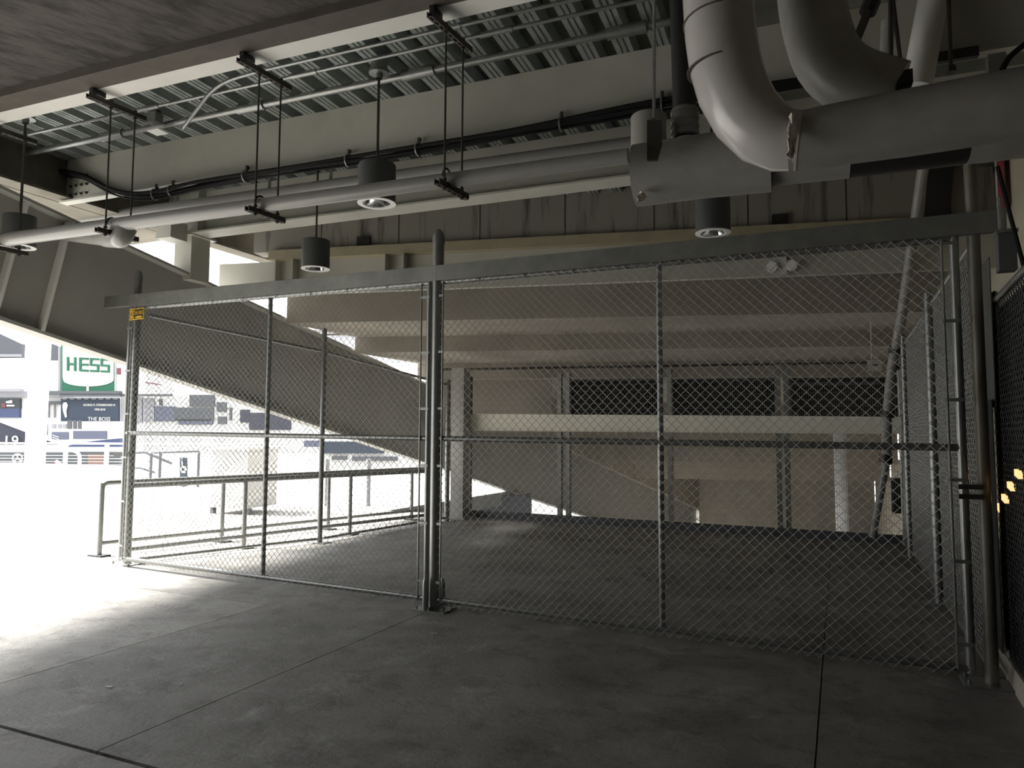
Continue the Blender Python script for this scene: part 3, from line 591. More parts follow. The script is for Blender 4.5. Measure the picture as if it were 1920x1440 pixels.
for z, w in ((0.018, 0.04), (0.0, 0.05), (-0.018, 0.036)): MB().prism(gpoly([(-0.086 - w / 2, z - 0.004), (-0.086 + w / 2, z - 0.004), (-0.086 + w / 2, z + 0.004), (-0.086 - w / 2, z + 0.004)], 0.004), (GN[0] * 0.001, GN[1] * 0.001, 0)).build('emblem_bar', M_signblack, sy)
text_mesh('324-5000', 0.06, M_yellow, 'phone_number', sy, G(sg + 0.036, so_ - 0.004, sz + 0.013), R3, (0, 0, 1), 0.0008, width=0.15)

# ================================================================== SIDE FENCES
def fence_run(label, P, Q, zP, zQ, posts, extra=None, mesh=True, mid=False, zb=0.06):
    t = thing('chain_fence', label, 'fence', ((P[0] + Q[0]) / 2, (P[1] + Q[1]) / 2, 0), 'chain link side fences')
    MB().tube([(P[0], P[1], zP), (Q[0], Q[1], zQ)], 0.022, 12).build('top_rail', M_galv, t)
    MB().tube([(P[0], P[1], zb), (Q[0], Q[1], zb)], 0.018, 12).build('bottom_rail', M_galv, t)
    for (x, y, z, r) in posts:
        MB().tube([(x, y, 0), (x, y, z)], r, 16).build('post', M_galv, t)
        MB().lathe((x, y), [(r, z), (r * 0.8, z + 0.02), (0.001, z + 0.035)], 14).build('post_cap', M_galv, t)
        MB().box((x - 0.13, y - 0.1, 0), (x + 0.13, y + 0.1, 0.012)).build('base_plate', M_galv, t)
    if mesh: chain_link('chain_mesh', P, Q, zb - 0.02, zP + 0.02, t, zb - 0.02, zQ + 0.02)
    return t
fence_run('chain link fence along the left of the cage, nearest panel', (-7.45, 5.95), (-6.68, 8.19), 2.92, 2.70, [(-6.66, 8.19, 3.0, 0.035)])
fence_run('chain link fence along the left of the cage, far panel', (-6.65, 8.25), (-6.38, 11.2), 2.69, 2.42, [(-6.36, 11.25, 2.48, 0.045)])
rf = fence_run('chain link fence along the dark right side of the cage', (0.83, 5.45), (0.80, 11.6), 2.78, 2.70, [(0.79, 7.65, 2.85, 0.04), (0.78, 10.46, 2.8, 0.035), (0.80, 11.6, 2.75, 0.03)])
MB().box((0.90, 5.5, 0.15), (0.906, 11.6, 1.75)).build('screen_cloth', M_dark, rf)
MB().box((0.92, 5.5, 1.7), (0.926, 11.6, 2.68)).build('screen_cloth', M_greyscreen, rf)
nf = fence_run('near dark screened fence at the right edge beside the viewer', (0.965, 5.75), (0.80, 0.4), 2.40, 2.40, [(0.96, 5.6, 2.44, 0.026), (0.9, 2.6, 2.44, 0.03)], mesh=False)
chain_link('chain_mesh', (0.955, 5.75), (0.86, 2.4), 0.1, 2.40, nf, m=M_black)
MB().hexa([(1.0, 5.75, 0.12), (0.84, 0.4, 0.12), (0.846, 0.4, 0.12), (1.006, 5.75, 0.12), (1.0, 5.75, 2.37), (0.84, 0.4, 2.37), (0.846, 0.4, 2.37), (1.006, 5.75, 2.37)]).build('screen_cloth', M_dark, nf)
cu = structure(MB().hexa([(0.93, 6.2, 0), (0.78, 0.4, 0), (1.9, 0.4, 0), (1.9, 6.2, 0), (0.95, 6.2, 0.11), (0.80, 0.4, 0.11), (1.9, 0.4, 0.11), (1.9, 6.2, 0.11)]).build('trim_1', M_precast)); cu['label'] = 'pale curb under the right fence'
# warm light glints, put in as glowing bars before the near screen
for k, (x, y) in enumerate([(1908, 890), (1894, 913), (1883, 936), (1872, 953)]):
    p = meet(x, y, (0.942, 5.75, 0), (5.35, -0.16, 0)); lb = ['topmost and rightmost', 'second from the top', 'third from the top', 'lowest and leftmost'][k]
    t = thing('warm_glint', f'tiny warm light glint as glowing bars at the right screen, {lb}', 'lamp', p, 'warm light glints at the right screen')
    for j in range(3): MB().box((p[0] - 0.008, p[1] - 0.05 + j * 0.04, p[2] - 0.022 + j * 0.006), (p[0] + 0.018, p[1] - 0.036 + j * 0.04, p[2] + 0.018 + j * 0.006)).build('glint_bar', M_glow, t)

# ---- far fence: curb, posts, welded wire, cream beam
FA = np.array([-6.45, 12.02]); FB = np.array([0.86, 11.66]); FL = np.linalg.norm(FB - FA); FD = (FB - FA) / FL; FN = np.array([-FD[1], FD[0]])
def FF(t, n, z): p = FA + FD * t + FN * n; return np.array([p[0], p[1], z])
cu = structure(MB().bar(FF(-0.1, 0.02, 0.06), FF(FL + 0.1, 0.02, 0.06), 0.16, 0.12).build('trim_2', M_out_steel)); cu['label'] = 'grey curb under the far mesh'
ff = thing('welded_fence', 'far fence of fine welded wire mesh between steel posts', 'fence', FF(FL / 2, 0, 0.12))
for px in (880, 1050, 1066, 1240, 1258, 1462, 1478, 1700):
    p = meet(px, 900, (FA[0], FA[1], 0), (FN[0], FN[1], 0)); t_ = (p[:2] - FA) @ FD
    MB().bar(FF(t_, 0.0, 0.12), FF(t_, 0.0, 2.62), 0.075 if px in (1050, 1240, 1462, 880) else 0.09, 0.075, up=(FD[0], FD[1], 0)).build('post', M_channel, ff)
Vs = []; Fs = []; base = 0
def wires(segs, r):
    P = np.array([s[0] for s in segs]); Q = np.array([s[1] for s in segs]); d = Q - P; d /= np.linalg.norm(d, axis=1)[:, None]
    e1 = np.cross(d, np.array([FN[0], FN[1], 0])) * r; e2 = np.array([FN[0], FN[1], 0]) * r
    V = np.stack([P - e1, P - e2, P + e1, P + e2, Q - e1, Q - e2, Q + e1, Q + e2], 1).reshape(-1, 3)
    n = len(segs); b0 = np.arange(n)[:, None, None] * 8; k = np.arange(4)[None, :, None]
    F_ = np.concatenate([b0 + k, b0 + (k + 1) % 4, b0 + (k + 1) % 4 + 4, b0 + k + 4], 2).reshape(-1, 4); return V, F_
segs = [(FF(t_, 0.03, 0.14), FF(t_, 0.03, 2.6)) for t_ in np.arange(0.1, FL, 0.032)]
segs += [(FF(0.05, 0.035, z), FF(FL, 0.035, z)) for z in np.arange(0.18, 2.6, 0.105)]
V, F_ = wires(segs, 0.0017); np_mesh('wire_mesh', V, F_, M_channel, ff)['kind'] = 'stuff'
bmz = [(onA(870, y, FA, math.degrees(math.atan2(FD[1], FD[0])))[2], onA(1705, y + 6, FA, math.degrees(math.atan2(FD[1], FD[0])))[2]) for y in (776, 806)]
rb = thing('rail_beam', 'cream horizontal beam across the far fence', 'beam', FF(FL / 2, -0.12, bmz[1][0]))
MB().hexa([FF(-0.15, -0.16, bmz[1][0]), FF(FL, -0.16, bmz[1][1]), FF(FL, -0.08, bmz[1][1]), FF(-0.15, -0.08, bmz[1][0]), FF(-0.15, -0.16, bmz[0][0]), FF(FL, -0.16, bmz[0][1]), FF(FL, -0.08, bmz[0][1]), FF(-0.15, -0.08, bmz[0][0])]).build('channel', M_cream, rb)
MB().hexa([FF(-0.15, -0.20, bmz[1][0] - .015), FF(FL, -0.20, bmz[1][1] - .015), FF(FL, -0.08, bmz[1][1] - .015), FF(-0.15, -0.08, bmz[1][0] - .015), FF(-0.15, -0.20, bmz[1][0]), FF(FL, -0.20, bmz[1][1]), FF(FL, -0.08, bmz[1][1]), FF(-0.15, -0.08, bmz[1][0])]).build('bottom_lip', M_cream, rb)
# corner column near the far left of the cage
cc = thing('steel_column', 'grey steel column at the far left corner of the cage', 'column', (-6.75, 11.9, 0))
p = onZ(848, 975, 0); MB().box((p[0] - 0.13, p[1] + 0.15, 0), (p[0] + 0.13, p[1] + 0.4, 2.75)).build('shaft', M_girder, cc); MB().box((p[0] - 0.2, p[1] + 0.08, 0), (p[0] + 0.2, p[1] + 0.47, 0.02)).build('base_plate', M_girder, cc)
# drain pipe at the far right of the cage
pp = [onY(1733, 300, 9.6), onY(1690, 600, 10.6), onY(1672, 690, 10.9), onY(1663, 780, 11.1), onY(1662, 870, 11.3)]
t = thing('drain_pipe', 'grey drain pipe leaning down the far right corner of the cage', 'pipe', pp[-1])
MB().tube(pp, 0.062, 16).build('pipe_run', M_insul, t)
for x, y, Y in ((1680, 655, 10.8), (1665, 775, 11.1), (1661, 860, 11.28)):
    a = onY(x, y - 8, Y); b = onY(x - 1, y + 8, Y); MB().tube([a, b], 0.085, 16).build('coupling', M_rod, t)
MB().tube([onY(1682, 690, 10.85), onY(1712, 680, 10.9)], 0.035, 10).build('branch', M_rod, t)
MB().tube(arc([onY(1662, 868, 11.3), onY(1650, 930, 11.35), onY(1637, 1008, 11.4)], 4), 0.05, 14).build('lower_run', M_pipe, t)
q = onY(1640, 685, 11.2); t = thing('exit_box', 'small pale box hanging on a stem at far right', 'box', q)
MB().box((q[0] - 0.09, q[1], q[2] - 0.075), (q[0] + 0.09, q[1] + 0.06, q[2] + 0.075)).build('case', M_paint, t); MB().box((q[0] - 0.04, q[1] - 0.004, q[2] - 0.005), (q[0] + 0.04, q[1], q[2] + 0.012)).build('slot', M_black, t); MB().tube([(q[0] - 0.03, q[1] + 0.03, q[2] + 0.07), (q[0] - 0.03, q[1] + 0.03, 3.2)], 0.012, 8).build('stem', M_paint, t)
q = onA(1466, 500, lin(FP, 13, 0, 0.0), 13); t = thing('emergency_light', 'pale twin emergency light fixture high behind the right gate', 'lamp', q)
for dx in (-0.12, 0.12): MB().tube([(q[0] + dx, q[1] - 0.05, q[2]), (q[0] + dx, q[1] + 0.05, q[2])], 0.07, 14).build('lamp_head', M_paint_w, t)
MB().box((q[0] - 0.06, q[1], q[2] - 0.1), (q[0] + 0.06, q[1] + 0.08, q[2] + 0.35)).build('case', M_paint, t)
# white column and bright opening beyond the far fence
p = onD(1577, 900, 18.0); t = thing('white_column', 'bright white round column beyond the far mesh', 'column', (p[0], p[1], -7)); MB().tube([(p[0], p[1], -7), (p[0], p[1], 2.6)], 0.15, 18).build('shaft', M_out_white, t)
p = onY(1690, 930, 11.72); t = thing('control_panel', 'dark control box on the wall at the far right corner', 'box', p)
MB().box((p[0] - 0.12, p[1], p[2] - 0.25), (p[0] + 0.1, p[1] + 0.12, p[2] + 0.25)).build('case', M_dark, t)

# ---- right wall details
for k, (y0, y1, z0, z1) in enumerate([(5.9 + 0.45 * i + (0.2 if j % 2 else 0), 5.9 + 0.45 * (i + 1) + (0.2 if j % 2 else 0) - 0.012, 3.2 + j * 0.3, 3.2 + j * 0.3 + 0.288) for i in range(-10, 0) for j in range(4)]):
    MB().box((1.86, y0, z0), (1.905, y1, z1)).build('block', M_brick, wr)
p = onX(1864, 350, 1.75); t = thing('wall_banner', 'red and pale banner strip high on the right wall', 'banner', p)
MB().box((1.80, p[1] - 0.12, p[2] - 0.30), (1.83, p[1] + 0.10, p[2] + 0.5)).build('panel', M_red, t); MB().box((1.80, p[1] + 0.10, p[2] - 0.30), (1.83, p[1] + 0.2, p[2] + 0.5)).build('border', M_paint_w, t)
p = onY(1886, 468, 5.0); t = thing('wall_lantern', 'dark hanging lantern on a stem beside the track end', 'lamp', p)
MB().box((p[0] - 0.045, p[1] - 0.05, p[2] - 0.13), (p[0] + 0.045, p[1] + 0.05, p[2] + 0.09)).build('lantern_body', M_lamp, t); MB().box((p[0] - 0.055, p[1] - 0.06, p[2] + 0.09), (p[0] + 0.055, p[1] + 0.06, p[2] + 0.11)).build('lid', M_galv, t)
MB().tube([(p[0] - 0.02, p[1], p[2] + 0.1), (p[0] - 0.02, p[1], p[2] + 0.32)], 0.014, 8).build('stem', M_galv, t)
pts = [onY(1870, 312, 4.9), onY(1893, 400, 4.9), onY(1925, 520, 4.9)]; t = thing('hanging_cable', 'black cable slanting down past the lantern', 'cable', pts[0]); MB().tube(arc(pts, 4), 0.012, 8).build('cable', M_cable, t)
p = onA(1762, 365, (0, 12.4), 0); t = thing('steel_column', 'black bar standing in for the shadowed gap behind the track', 'column', (p[0], p[1], 0)); 
q0 = onY(1752, 440, 10.4); q1 = onY(1764, 300, 10.4); MB().bar(q0, q1, 0.28, 0.2, up=(0, 1, 0)).build('shaft', M_black, t)  # black bar paints the shadowed fascia end and gap, no column

# ================================================================== GUARD RAILS beside the cage
def guard(label, pts, ends, h=0.90, bend=True):
    t = thing('guard_rail', label, 'railing', (*pts[0], 0), 'pipe guard rails left of the cage'); P = np.array(pts[0]); Q = np.array(pts[1]); d = (Q - P) / np.linalg.norm(Q - P); L = np.linalg.norm(Q - P)
    w = lambda s, z: (P[0] + d[0] * s, P[1] + d[1] * s, z)
    MB().tube(arc([w(0, 0.1), w(0, h), w(L, h)], 5, 0.08) if bend else [w(0, h), w(L, h)], 0.032, 14).build('top_rail', M_galv, t)
    MB().tube([w(0, 0.16), w(L, 0.16)], 0.026, 12).build('bottom_rail', M_galv, t)
    for s in ends:
        MB().tube([w(s, 0.0), w(s, h)], 0.03, 14).build('post', M_galv, t); a = w(s, 0); MB().box((a[0] - 0.12, a[1] - 0.07, 0), (a[0] + 0.12, a[1] + 0.07, 0.02)).build('base_plate', M_black, t)
    return t
guard('outer guard rail with its open end left of the gate', ((-8.37, 6.12), (-6.9, 11.6)), [0, 1.6, 3.4, 5.2])
guard('inner guard rail beside the chain link side fence', ((-7.62, 5.92), (-6.38, 10.9)), [1.5, 3.27, 4.98], bend=False)

# ================================================================== OUTDOORS
FWD = np.array([-math.sin(YAW), math.cos(YAW), 0.0]); RGT = np.array([math.cos(YAW), math.sin(YAW), 0.0])
def dpoly(pix, D, thick, m, name, parent):
    P = [onD(x, y, D) for x, y in pix]; return MB().prism(P, FWD * thick).build(name, m, parent)
def rect(x0, y0, x1, y1): return [(x0, y1), (x1, y1), (x1, y0), (x0, y0)]
# white column near the walkway
p = onZ(62, 930, 0); t = thing('white_column', 'big white round column on the sunlit walkway', 'column', (p[0], p[1], 0))
MB().tube([(p[0], p[1], 0.0), (p[0], p[1], 4.6)], 0.22, 24).build('shaft', M_out_white, t); MB().box((p[0] - 0.42, p[1] - 0.42, 0), (p[0] + 0.42, p[1] + 0.42, 0.06)).build('base_plate', M_out_white, t)
# cable fence at the walkway edge
D = 24.0
def oz(x, D): return onD(x, 850, D)
t = thing('cable_fence', 'white cable fence at the edge of the walkway', 'fence', (*onD(100, 890, D)[:2], 0))
for x in (-20, 60, 123, 200, 262, 330, 400): q = onD(x, 850, D); MB().box((q[0] - 0.05, q[1] - 0.05, 0), (q[0] + 0.05, q[1] + 0.05, 1.2)).build('post', M_out_white, t)
qa, qb = onD(-30, 850, D), onD(480, 850, D)
for z, r in [(1.2, 0.03), (0.95, 0.018), (0.07, 0.03)] + [(0.2 + 0.1 * i, 0.008) for i in range(7)]: MB().tube([(qa[0], qa[1], z), (qb[0], qb[1], z)], r, 8).build('rail' if r > 0.01 else 'cable', M_out_white, t)
q = onZ(147, 915, 0); q2 = onD(40, 850, 20.0); t = thing('pipe_barrier', 'bent white pipe barrier beside the white column', 'railing', q)
dv = q2[:2] - q[:2]; h = 1.05
MB().tube(arc([(q[0], q[1], 0), (q[0], q[1], h), (q2[0], q2[1], h)], 6, 0.25), 0.045, 12).build('pipe_run', M_out_white, t)
# graphic wall behind the cable fence
D = 40.0
t = thing('graphic_wall', 'grey wall with round emblem behind the cable fence', 'wall', onD(60, 890, D)); dpoly(rect(-40, 848, 118, 894), D, 0.3, M_out_steel, 'panel', t); dpoly(rect(-40, 884, 118, 894), D - 0.1, 0.1, M_out_dark, 'plinth', t)
c = (33, 860)
ring = MB(); pts = [onD(c[0] + 9 * math.cos(g), c[1] + 8.5 * math.sin(g), D - 0.1) for g in [2 * math.pi * i / 24 for i in range(25)]]; ring.tube(pts, 0.035, 6).build('emblem_ring', M_out_white, t)
for g in (90, 210, 330): MB().tube([onD(*c, D - 0.1), onD(c[0] + 9 * math.cos(R_(g)), c[1] - 8.5 * math.sin(R_(g)), D - 0.1)], 0.035, 6).build('emblem_spoke', M_out_white, t)
t = thing('graphic_wall', 'dark patterned wall with red patch behind the cable fence', 'wall', onD(170, 890, D)); dpoly(rect(119, 846, 224, 894), D, 0.3, M_out_steel, 'panel', t)
dpoly([(92, 893), (117, 893), (117, 868), (100, 866), (90, 875)], D - 0.15, 0.1, M_out_red, 'red_patch', t); dpoly([(101, 866), (117, 878), (116, 870), (106, 862)], D - 0.2, 0.05, M_out_white, 'white_patch', t)
text_mesh('70', 0.35, M_out_white, 'number', t, onD(98, 874, D - 0.2), RGT, (0, 0, 1), 0.01)
dpoly(rect(165, 852, 195, 880), D - 0.1, 0.05, mat('faded_orange', (0.20, 0.12, 0.10), 0.7), 'orange_patch', t)
# sloping dark walls with white numerals
D = 48.0
t = thing('sloping_wall', 'slate sloping wall with white numerals', 'wall', onD(40, 840, D)); dpoly([(-30, 834), (110, 834), (110, 832), (0, 792), (-30, 782)], D, 0.4, M_out_slate, 'panel', t); dpoly([(0, 792), (110, 834), (110, 831), (0, 788)], D - 0.1, 0.3, M_out_white, 'coping', t)
for s, x in (('1', 12), ('9', 28), ('3', 62), ('2', 77)): text_mesh(s, 1.0, M_out_white, 'numeral', t, onD(x, 828, D - 0.2), RGT, (0, 0, 1), 0.02)
t = thing('sloping_wall', 'blue sloping wall below the bleachers', 'wall', onD(170, 836, D)); dpoly([(118, 838), (224, 838), (224, 822), (200, 824), (150, 830)], D, 0.4, M_out_blue, 'panel', t)
# ---- far stand and scoreboards
D = 66.0
t = thing('scoreboard', 'white and green scoreboard panel with four large letters', 'scoreboard', onD(165, 735, D))
dpoly(rect(113, 560, 217, 737), D, 0.6, M_out_white, 'panel', t)
bowl = [(117, 606), (212, 606), (212, 713)] + [(165 + 47 * math.cos(g), 712 + 12.5 * math.sin(g)) for g in [math.pi * i / 14 for i in range(1, 14)]] + [(117.5, 708)]
dpoly(rect(114.5, 606, 213.5, 733.5), D - 0.1, 0.1, M_green, 'green_field', t); dpoly(bowl[::-1], D - 0.2, 0.1, M_out_white, 'white_bowl', t); dpoly(rect(162, 722, 166, 734), D - 0.2, 0.1, M_out_white, 'stem', t)
def strokes(x, y, w, h, ch, sk):
    sw = 3.6; o = []
    def hz(xx, yy, ww): o.append([(xx, yy + sk * (xx - 125)), (xx + ww, yy + sk * (xx + ww - 125)), (xx + ww, yy - sw + sk * (xx + ww - 125)), (xx, yy - sw + sk * (xx - 125))])
    def vt(xx, ya, yb): o.append([(xx, yb + sk * (xx - 125)), (xx + sw, yb + sk * (xx + sw - 125)), (xx + sw, ya + sk * (xx + sw - 125)), (xx, ya + sk * (xx - 125))])
    if ch == 'H': vt(x, y, y + h); vt(x + w - sw, y, y + h); hz(x + sw, y + h / 2 + sw / 2, w - 2 * sw)
    if ch == 'E': vt(x, y, y + h); [hz(x + sw, yy, w - sw) for yy in (y + sw, y + h / 2 + sw / 2, y + h)]
    if ch == 'S': [hz(x, yy, w) for yy in (y + sw, y + h / 2 + sw / 2, y + h)]; vt(x, y + sw, y + h / 2 - sw / 2); vt(x + w - sw, y + h / 2 + sw / 2, y + h - sw)
    return o
for ch, x in (('H', 125), ('E', 148), ('S', 168), ('S', 188)):
    mb = MB()
    for pl in strokes(x, 669, 17, 26, ch, 0.045): mb.prism([onD(a, b, D - 0.35) for a, b in pl], FWD * 0.12)
    mb.build('letter', M_green, t)
t = thing('scoreboard', 'grey and white scoreboard panel left of the white column', 'scoreboard', onD(15, 735, D)); dpoly([(-30, 672), (39, 671), (40.5, 645), (-30, 612)], D, 0.5, M_out_grey, 'upper_panel', t); dpoly(rect(-30, 671, 40, 732), D, 0.5, M_out_white, 'lower_panel', t); dpoly(rect(-30, 664, 39, 669), D - 0.1, 0.1, M_out_pale, 'rail', t)
t = thing('scoreboard', 'grey and white scoreboard panel right of the white column', 'scoreboard', onD(95, 735, D)); dpoly([(70, 676), (109, 676), (109, 649), (70, 634)], D, 0.5, M_out_grey, 'upper_panel', t); dpoly(rect(70, 676, 109, 733), D, 0.5, M_out_white, 'lower_panel', t); dpoly(rect(109, 650, 112.6, 735), D - 0.1, 0.3, M_out_pale, 'side_frame', t)
t = thing('scoreboard', 'white scoreboard panel with a red mark behind the left gate post', 'scoreboard', onD(260, 740, D)); dpoly(rect(218.5, 600, 322, 742), D, 0.5, M_out_white, 'panel', t); dpoly(rect(219, 690, 226, 702), D - 0.1, 0.1, M_out_red, 'red_mark', t)
dpoly([(272, 718), (300, 722), (300, 720), (272, 716)], D - 0.1, 0.05, M_out_red, 'red_stroke', t); dpoly(rect(216, 739, 322, 743), D - 0.1, 0.2, M_out_steel, 'bottom_frame', t)
t = thing('board_truss', 'dark steel walkway truss under the scoreboards', 'truss', onD(150, 745, D)); dpoly(rect(72, 733, 224, 740), D - 0.9, 0.5, M_out_steel, 'chord', t); dpoly(rect(-30, 729, 38, 734), D - 0.9, 0.5, M_out_pale, 'chord', t); dpoly(rect(112, 738, 224, 744), D - 0.9, 0.4, M_out_grey, 'catwalk', t)
t = thing('memorial_banner', 'navy memorial banner with white lettering', 'banner', onD(168, 793, D)); dpoly(rect(114, 745, 222, 794), D - 0.1, 0.3, M_out_navy, 'cloth', t)
for k in range(8): dpoly([(114 + k * 13.6 + 6.8 + 6.6 * math.cos(g), 745 + 4 * math.sin(g)) for g in [math.pi * (8 - i) / 8 for i in range(9)]][::-1], D - 0.2, 0.08, M_out_pale, 'scallop', t)
dpoly([(119, 755), (124, 754), (127, 760), (124, 770), (125, 782), (122, 783), (118, 770), (117, 760)][::-1], D - 0.2, 0.05, M_out_white, 'white_figure', t)
text_mesh('GEORGE M. STEINBRENNER III', 0.28, M_out_white, 'lettering', t, onD(186, 759.5, D - 0.15), RGT, (0, 0, 1), 0.02, width=2.9)
text_mesh('1930-2010', 0.28, M_out_white, 'lettering', t, onD(187, 768, D - 0.15), RGT, (0, 0, 1), 0.02, width=0.95)
text_mesh('THE BOSS', 0.5, M_out_white, 'lettering', t, onD(186, 786, D - 0.15), RGT, (0, 0, 1), 0.02, width=2.05)
t = thing('far_stand', 'pale far stand with shop fronts left of the banner', 'building', onD(55, 830, D))
dpoly(rect(-30, 734, 114, 850), D + 0.5, 2.0, M_out_white, 'wall', t)
for x0, y0, x1, y1, m in [(-30, 747, 37, 766, M_out_dark), (-30, 766, 36, 783, M_out_blue), (75, 752, 116, 758, M_out_steel), (88, 758, 90, 783, M_out_pale), (-30, 733, 114, 745, M_out_pale), (74, 795, 91, 815, M_out_slate), (100, 757, 101, 783, M_out_pale)]: dpoly(rect(x0, y0, x1, y1), D + 0.2, 0.3, m, 'shop_front', t)
dpoly(rect(3, 756, 10, 764), D + 0.1, 0.1, M_out_red, 'poster', t); dpoly(rect(12, 759, 26, 762), D + 0.1, 0.1, M_out_white, 'shop_sign', t); dpoly([(10, 753), (22, 750), (22, 756), (12, 756)], D + 0.1, 0.1, M_out_white, 'white_patch', t)
t = thing('far_stand', 'white bleacher block with lavender panels under the banner', 'building', onD(160, 830, D))
dpoly(rect(90, 790, 224, 850), D - 1.5, 1.0, M_out_white, 'wall', t)
for x0, y0, x1, y1, m in [(97, 810, 128, 824, M_out_lav), (137, 808, 200, 823, M_out_lav), (126, 788, 134, 804, M_out_grey), (137, 788, 143, 804, M_out_grey), (146, 788, 152, 804, M_out_grey), (97, 795, 104, 803, M_out_pale), (108, 795, 114, 803, M_out_pale), (117, 795, 124, 803, M_out_pale)]: dpoly(rect(x0, y0, x1, y1), D - 1.6, 0.1, m, 'panel', t)
for k in range(4): q0 = onD(99, 816 + k * 4, D - 2); q1 = onD(110, 820 + k * 4, D - 2); MB().tube([q0, q1], 0.03, 6).build('stair_rail', M_out_white, t)
t = thing('far_stand', 'pale far grandstand seen through the left gate leaf', 'building', onD(360, 830, D))
dpoly(rect(226, 742, 600, 850), D + 1.0, 2.0, M_out_white, 'wall', t)
for x0, y0, x1, y1, m in [(250, 744, 266, 792, M_out_pale), (268, 746, 289, 790, M_out_pale), (290, 762, 326, 790, M_out_lav), (326, 764, 400, 789, M_out_grey), (355, 740, 402, 762, M_out_grey), (298, 748, 303, 760, M_out_grey), (406, 754, 424, 772, M_out_steel), (408, 781, 424, 795, M_out_grey), (430, 764, 434, 788, M_out_steel), (450, 768, 467, 792, M_out_slate), (467, 774, 545, 806, M_out_slate), (330, 786, 396, 789, M_out_dark), (334, 790, 398, 796, M_out_lav)]: dpoly(rect(x0, y0, x1, y1), D + 0.8, 0.2, m, 'panel', t)
t = thing('far_stand', 'blue seat blocks low behind the side fence', 'building', onD(680, 850, D))
dpoly(rect(600, 826, 900, 900), D - 4, 2.0, M_out_white, 'wall', t)
for x0, y0, x1, y1, m in [(604, 828, 720, 850, M_out_navy), (622, 855, 650, 862, M_out_grey), (660, 856, 745, 864, M_out_grey), (705, 895, 745, 912, M_out_lav), (570, 826, 603, 838, M_out_lav)]: dpoly(rect(x0, y0, x1, y1), D - 4.3, 0.2, m, 'seat_block', t)
t = thing('added_grandstand', 'huge white opposite grandstand ring added to dim the low sky', 'grandstand', (-80, 20, -7))  # stand ring added to hold low sky light back from the concourse
for k, (ra, za, rb_, zb_) in enumerate([(92, -7, 104, 3), (104, 6, 118, 15), (116, 18, 132, 28)]):
    mb = MB(); V = []; N_ = 28
    for i in range(N_ + 1):
        g = R_(-165 + 185 * i / N_); sx, cy_ = math.sin(g), math.cos(g)
        V += [(sx * ra, cy_ * ra, za), (sx * rb_, cy_ * rb_, zb_), (sx * rb_, cy_ * rb_, zb_ + 3), (sx * (rb_ + 2), cy_ * (rb_ + 2), zb_ + 3), (sx * (rb_ + 2), cy_ * (rb_ + 2), za)]
    mb.add(V, [(5 * i + j, 5 * i + (j + 1) % 5, 5 * i + 5 + (j + 1) % 5, 5 * i + 5 + j) for i in range(N_) for j in range(5)]); mb.build('tier', M_out_stand, t)
# ---- walkway furniture
p = onZ(395, 963, 0); q = onZ(462, 966, 0)
t = thing('white_booth', 'white metal booth on the walkway behind the guard rails', 'booth', (p[0], p[1], 0))
MB().hexa([(*p[:2], 0.12), (*q[:2], 0.12), (q[0] - 0.1, q[1] + 0.9, 0.12), (p[0] - 0.1, p[1] + 0.9, 0.12), (*p[:2], 1.22), (*q[:2], 1.22), (q[0] - 0.1, q[1] + 0.9, 1.22), (p[0] - 0.1, p[1] + 0.9, 1.22)]).build('body', M_out_white, t)
MB().hexa([(p[0] - .06, p[1] - .06, 1.22), (q[0] + .06, q[1] - .06, 1.22), (q[0] - 0.05, q[1] + 0.95, 1.22), (p[0] - 0.15, p[1] + 0.95, 1.22), (p[0] - .06, p[1] - .06, 1.27), (q[0] + .06, q[1] - .06, 1.27), (q[0] - 0.05, q[1] + 0.95, 1.27), (p[0] - 0.15, p[1] + 0.95, 1.27)]).build('lid', M_out_white, t)
for a_ in (p, q): MB().box((a_[0] - 0.04, a_[1] + 0.02, 0), (a_[0] + 0.04, a_[1] + 0.1, 0.12)).build('foot', M_out_grey, t)
D = 21.0
def sp(x, y): return onD(x, y, D)
t = thing('access_sign', 'navy wheelchair access sign on the walkway', 'sign', sp(344, 912)); dpoly(rect(337, 858, 351, 912), D, 0.03, M_out_navy, 'panel', t)
wc = MB(); wc.tube([sp(344 + 4 * math.cos(g), 880 + 4 * math.sin(g)) - FWD * 0.03 for g in [2 * math.pi * i / 16 for i in range(17)]], 0.018, 6); wc.tube([sp(342, 864) - FWD * 0.03, sp(343, 874) - FWD * 0.03, sp(348, 875) - FWD * 0.03, sp(350, 882) - FWD * 0.03], 0.02, 6); wc.build('wheelchair_symbol', M_out_white, t)
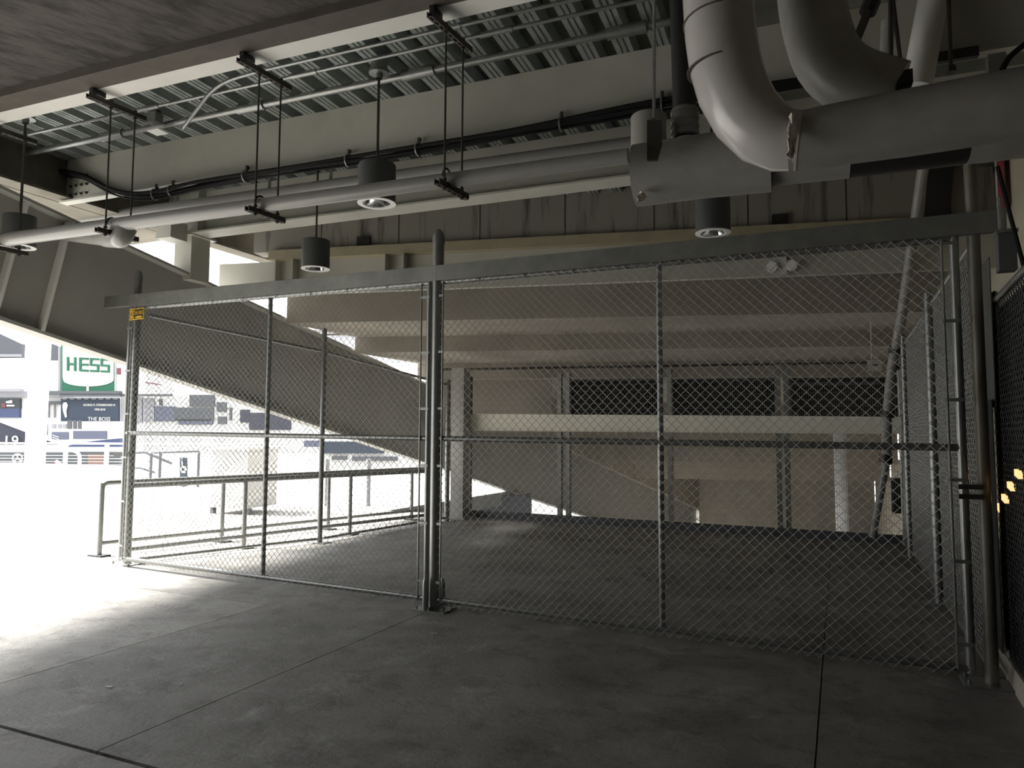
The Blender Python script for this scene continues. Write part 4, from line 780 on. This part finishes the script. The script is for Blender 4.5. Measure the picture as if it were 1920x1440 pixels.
MB().lathe(tuple((sp(342, 861) - FWD * 0.03)[:2]), [(0.001, sp(342, 859)[2]), (0.025, sp(342, 861)[2]), (0.001, sp(342, 863)[2])], 10).build('symbol_head', M_out_white, t)
dpoly(rect(340, 884, 348, 887), D - 0.03, 0.02, M_out_white, 'arrow', t)
p = sp(344, 912); MB().tube([(p[0], p[1], 0), (p[0], p[1], p[2] + 0.1)], 0.03, 8).build('post', M_out_grey, t)
t = thing('ramp_railing', 'grey ramp railing with mesh panel behind the guard rails', 'railing', sp(300, 915))
for pl, r in [([(250, 849), (272, 848), (322, 869)], 0.04), ([(250, 878), (262, 877), (290, 886)], 0.03), ([(288, 849), (373, 846), (373, 880)], 0.03)]: MB().tube([sp(*a_) for a_ in pl], r, 8).build('rail', M_out_grey, t)
for x in (284, 301, 373): p = sp(x, 850); MB().tube([(p[0], p[1], 0), (p[0], p[1], p[2])], 0.04, 8).build('post', M_out_grey, t)
t = thing('parapet', 'grey low parapet seen under the girder through the far mesh', 'wall', onD(945, 975, 19.5)); dpoly([(893, 990), (997, 990), (997, 926), (893, 938)], 19.5, 0.2, M_out_grey, 'panel', t)
for x in (612, 690): q = onD(x, 940, 15.5); t = thing('bollard', f'pale bollard on the walkway {"left" if x < 650 else "right"} of the pair behind the rails', 'bollard', (q[0], q[1], 0)); MB().tube([(q[0], q[1], 0), (q[0], q[1], 1.0)], 0.05, 12).build('shaft', M_out_pale, t)

# ---- scraps on the floor
for k, (x, y, lb) in enumerate([(205, 1288, 'pale dry leaf scrap lying on the floor at lower left'), (340, 1284, 'smaller pale scrap on the floor right of the leaf scrap'), (814, 1188, 'grey flattened scrap on the floor below the centre post')]):
    p = onZ(x, y, 0); rr = random.Random(k); n = 9; r = (0.022, 0.012, 0.03)[k]
    pl = [(p[0] + r * (1 + 0.3 * rr.uniform(-1, 1)) * math.cos(2 * math.pi * i / n), p[1] + 0.8 * r * (1 + 0.3 * rr.uniform(-1, 1)) * math.sin(2 * math.pi * i / n), 0.0005) for i in range(n)]
    tag(MB().prism(pl, (0, 0, 0.003)).build('floor_scrap', M_out_white if k < 2 else M_precast), lb, 'scrap', 'scraps on the floor')
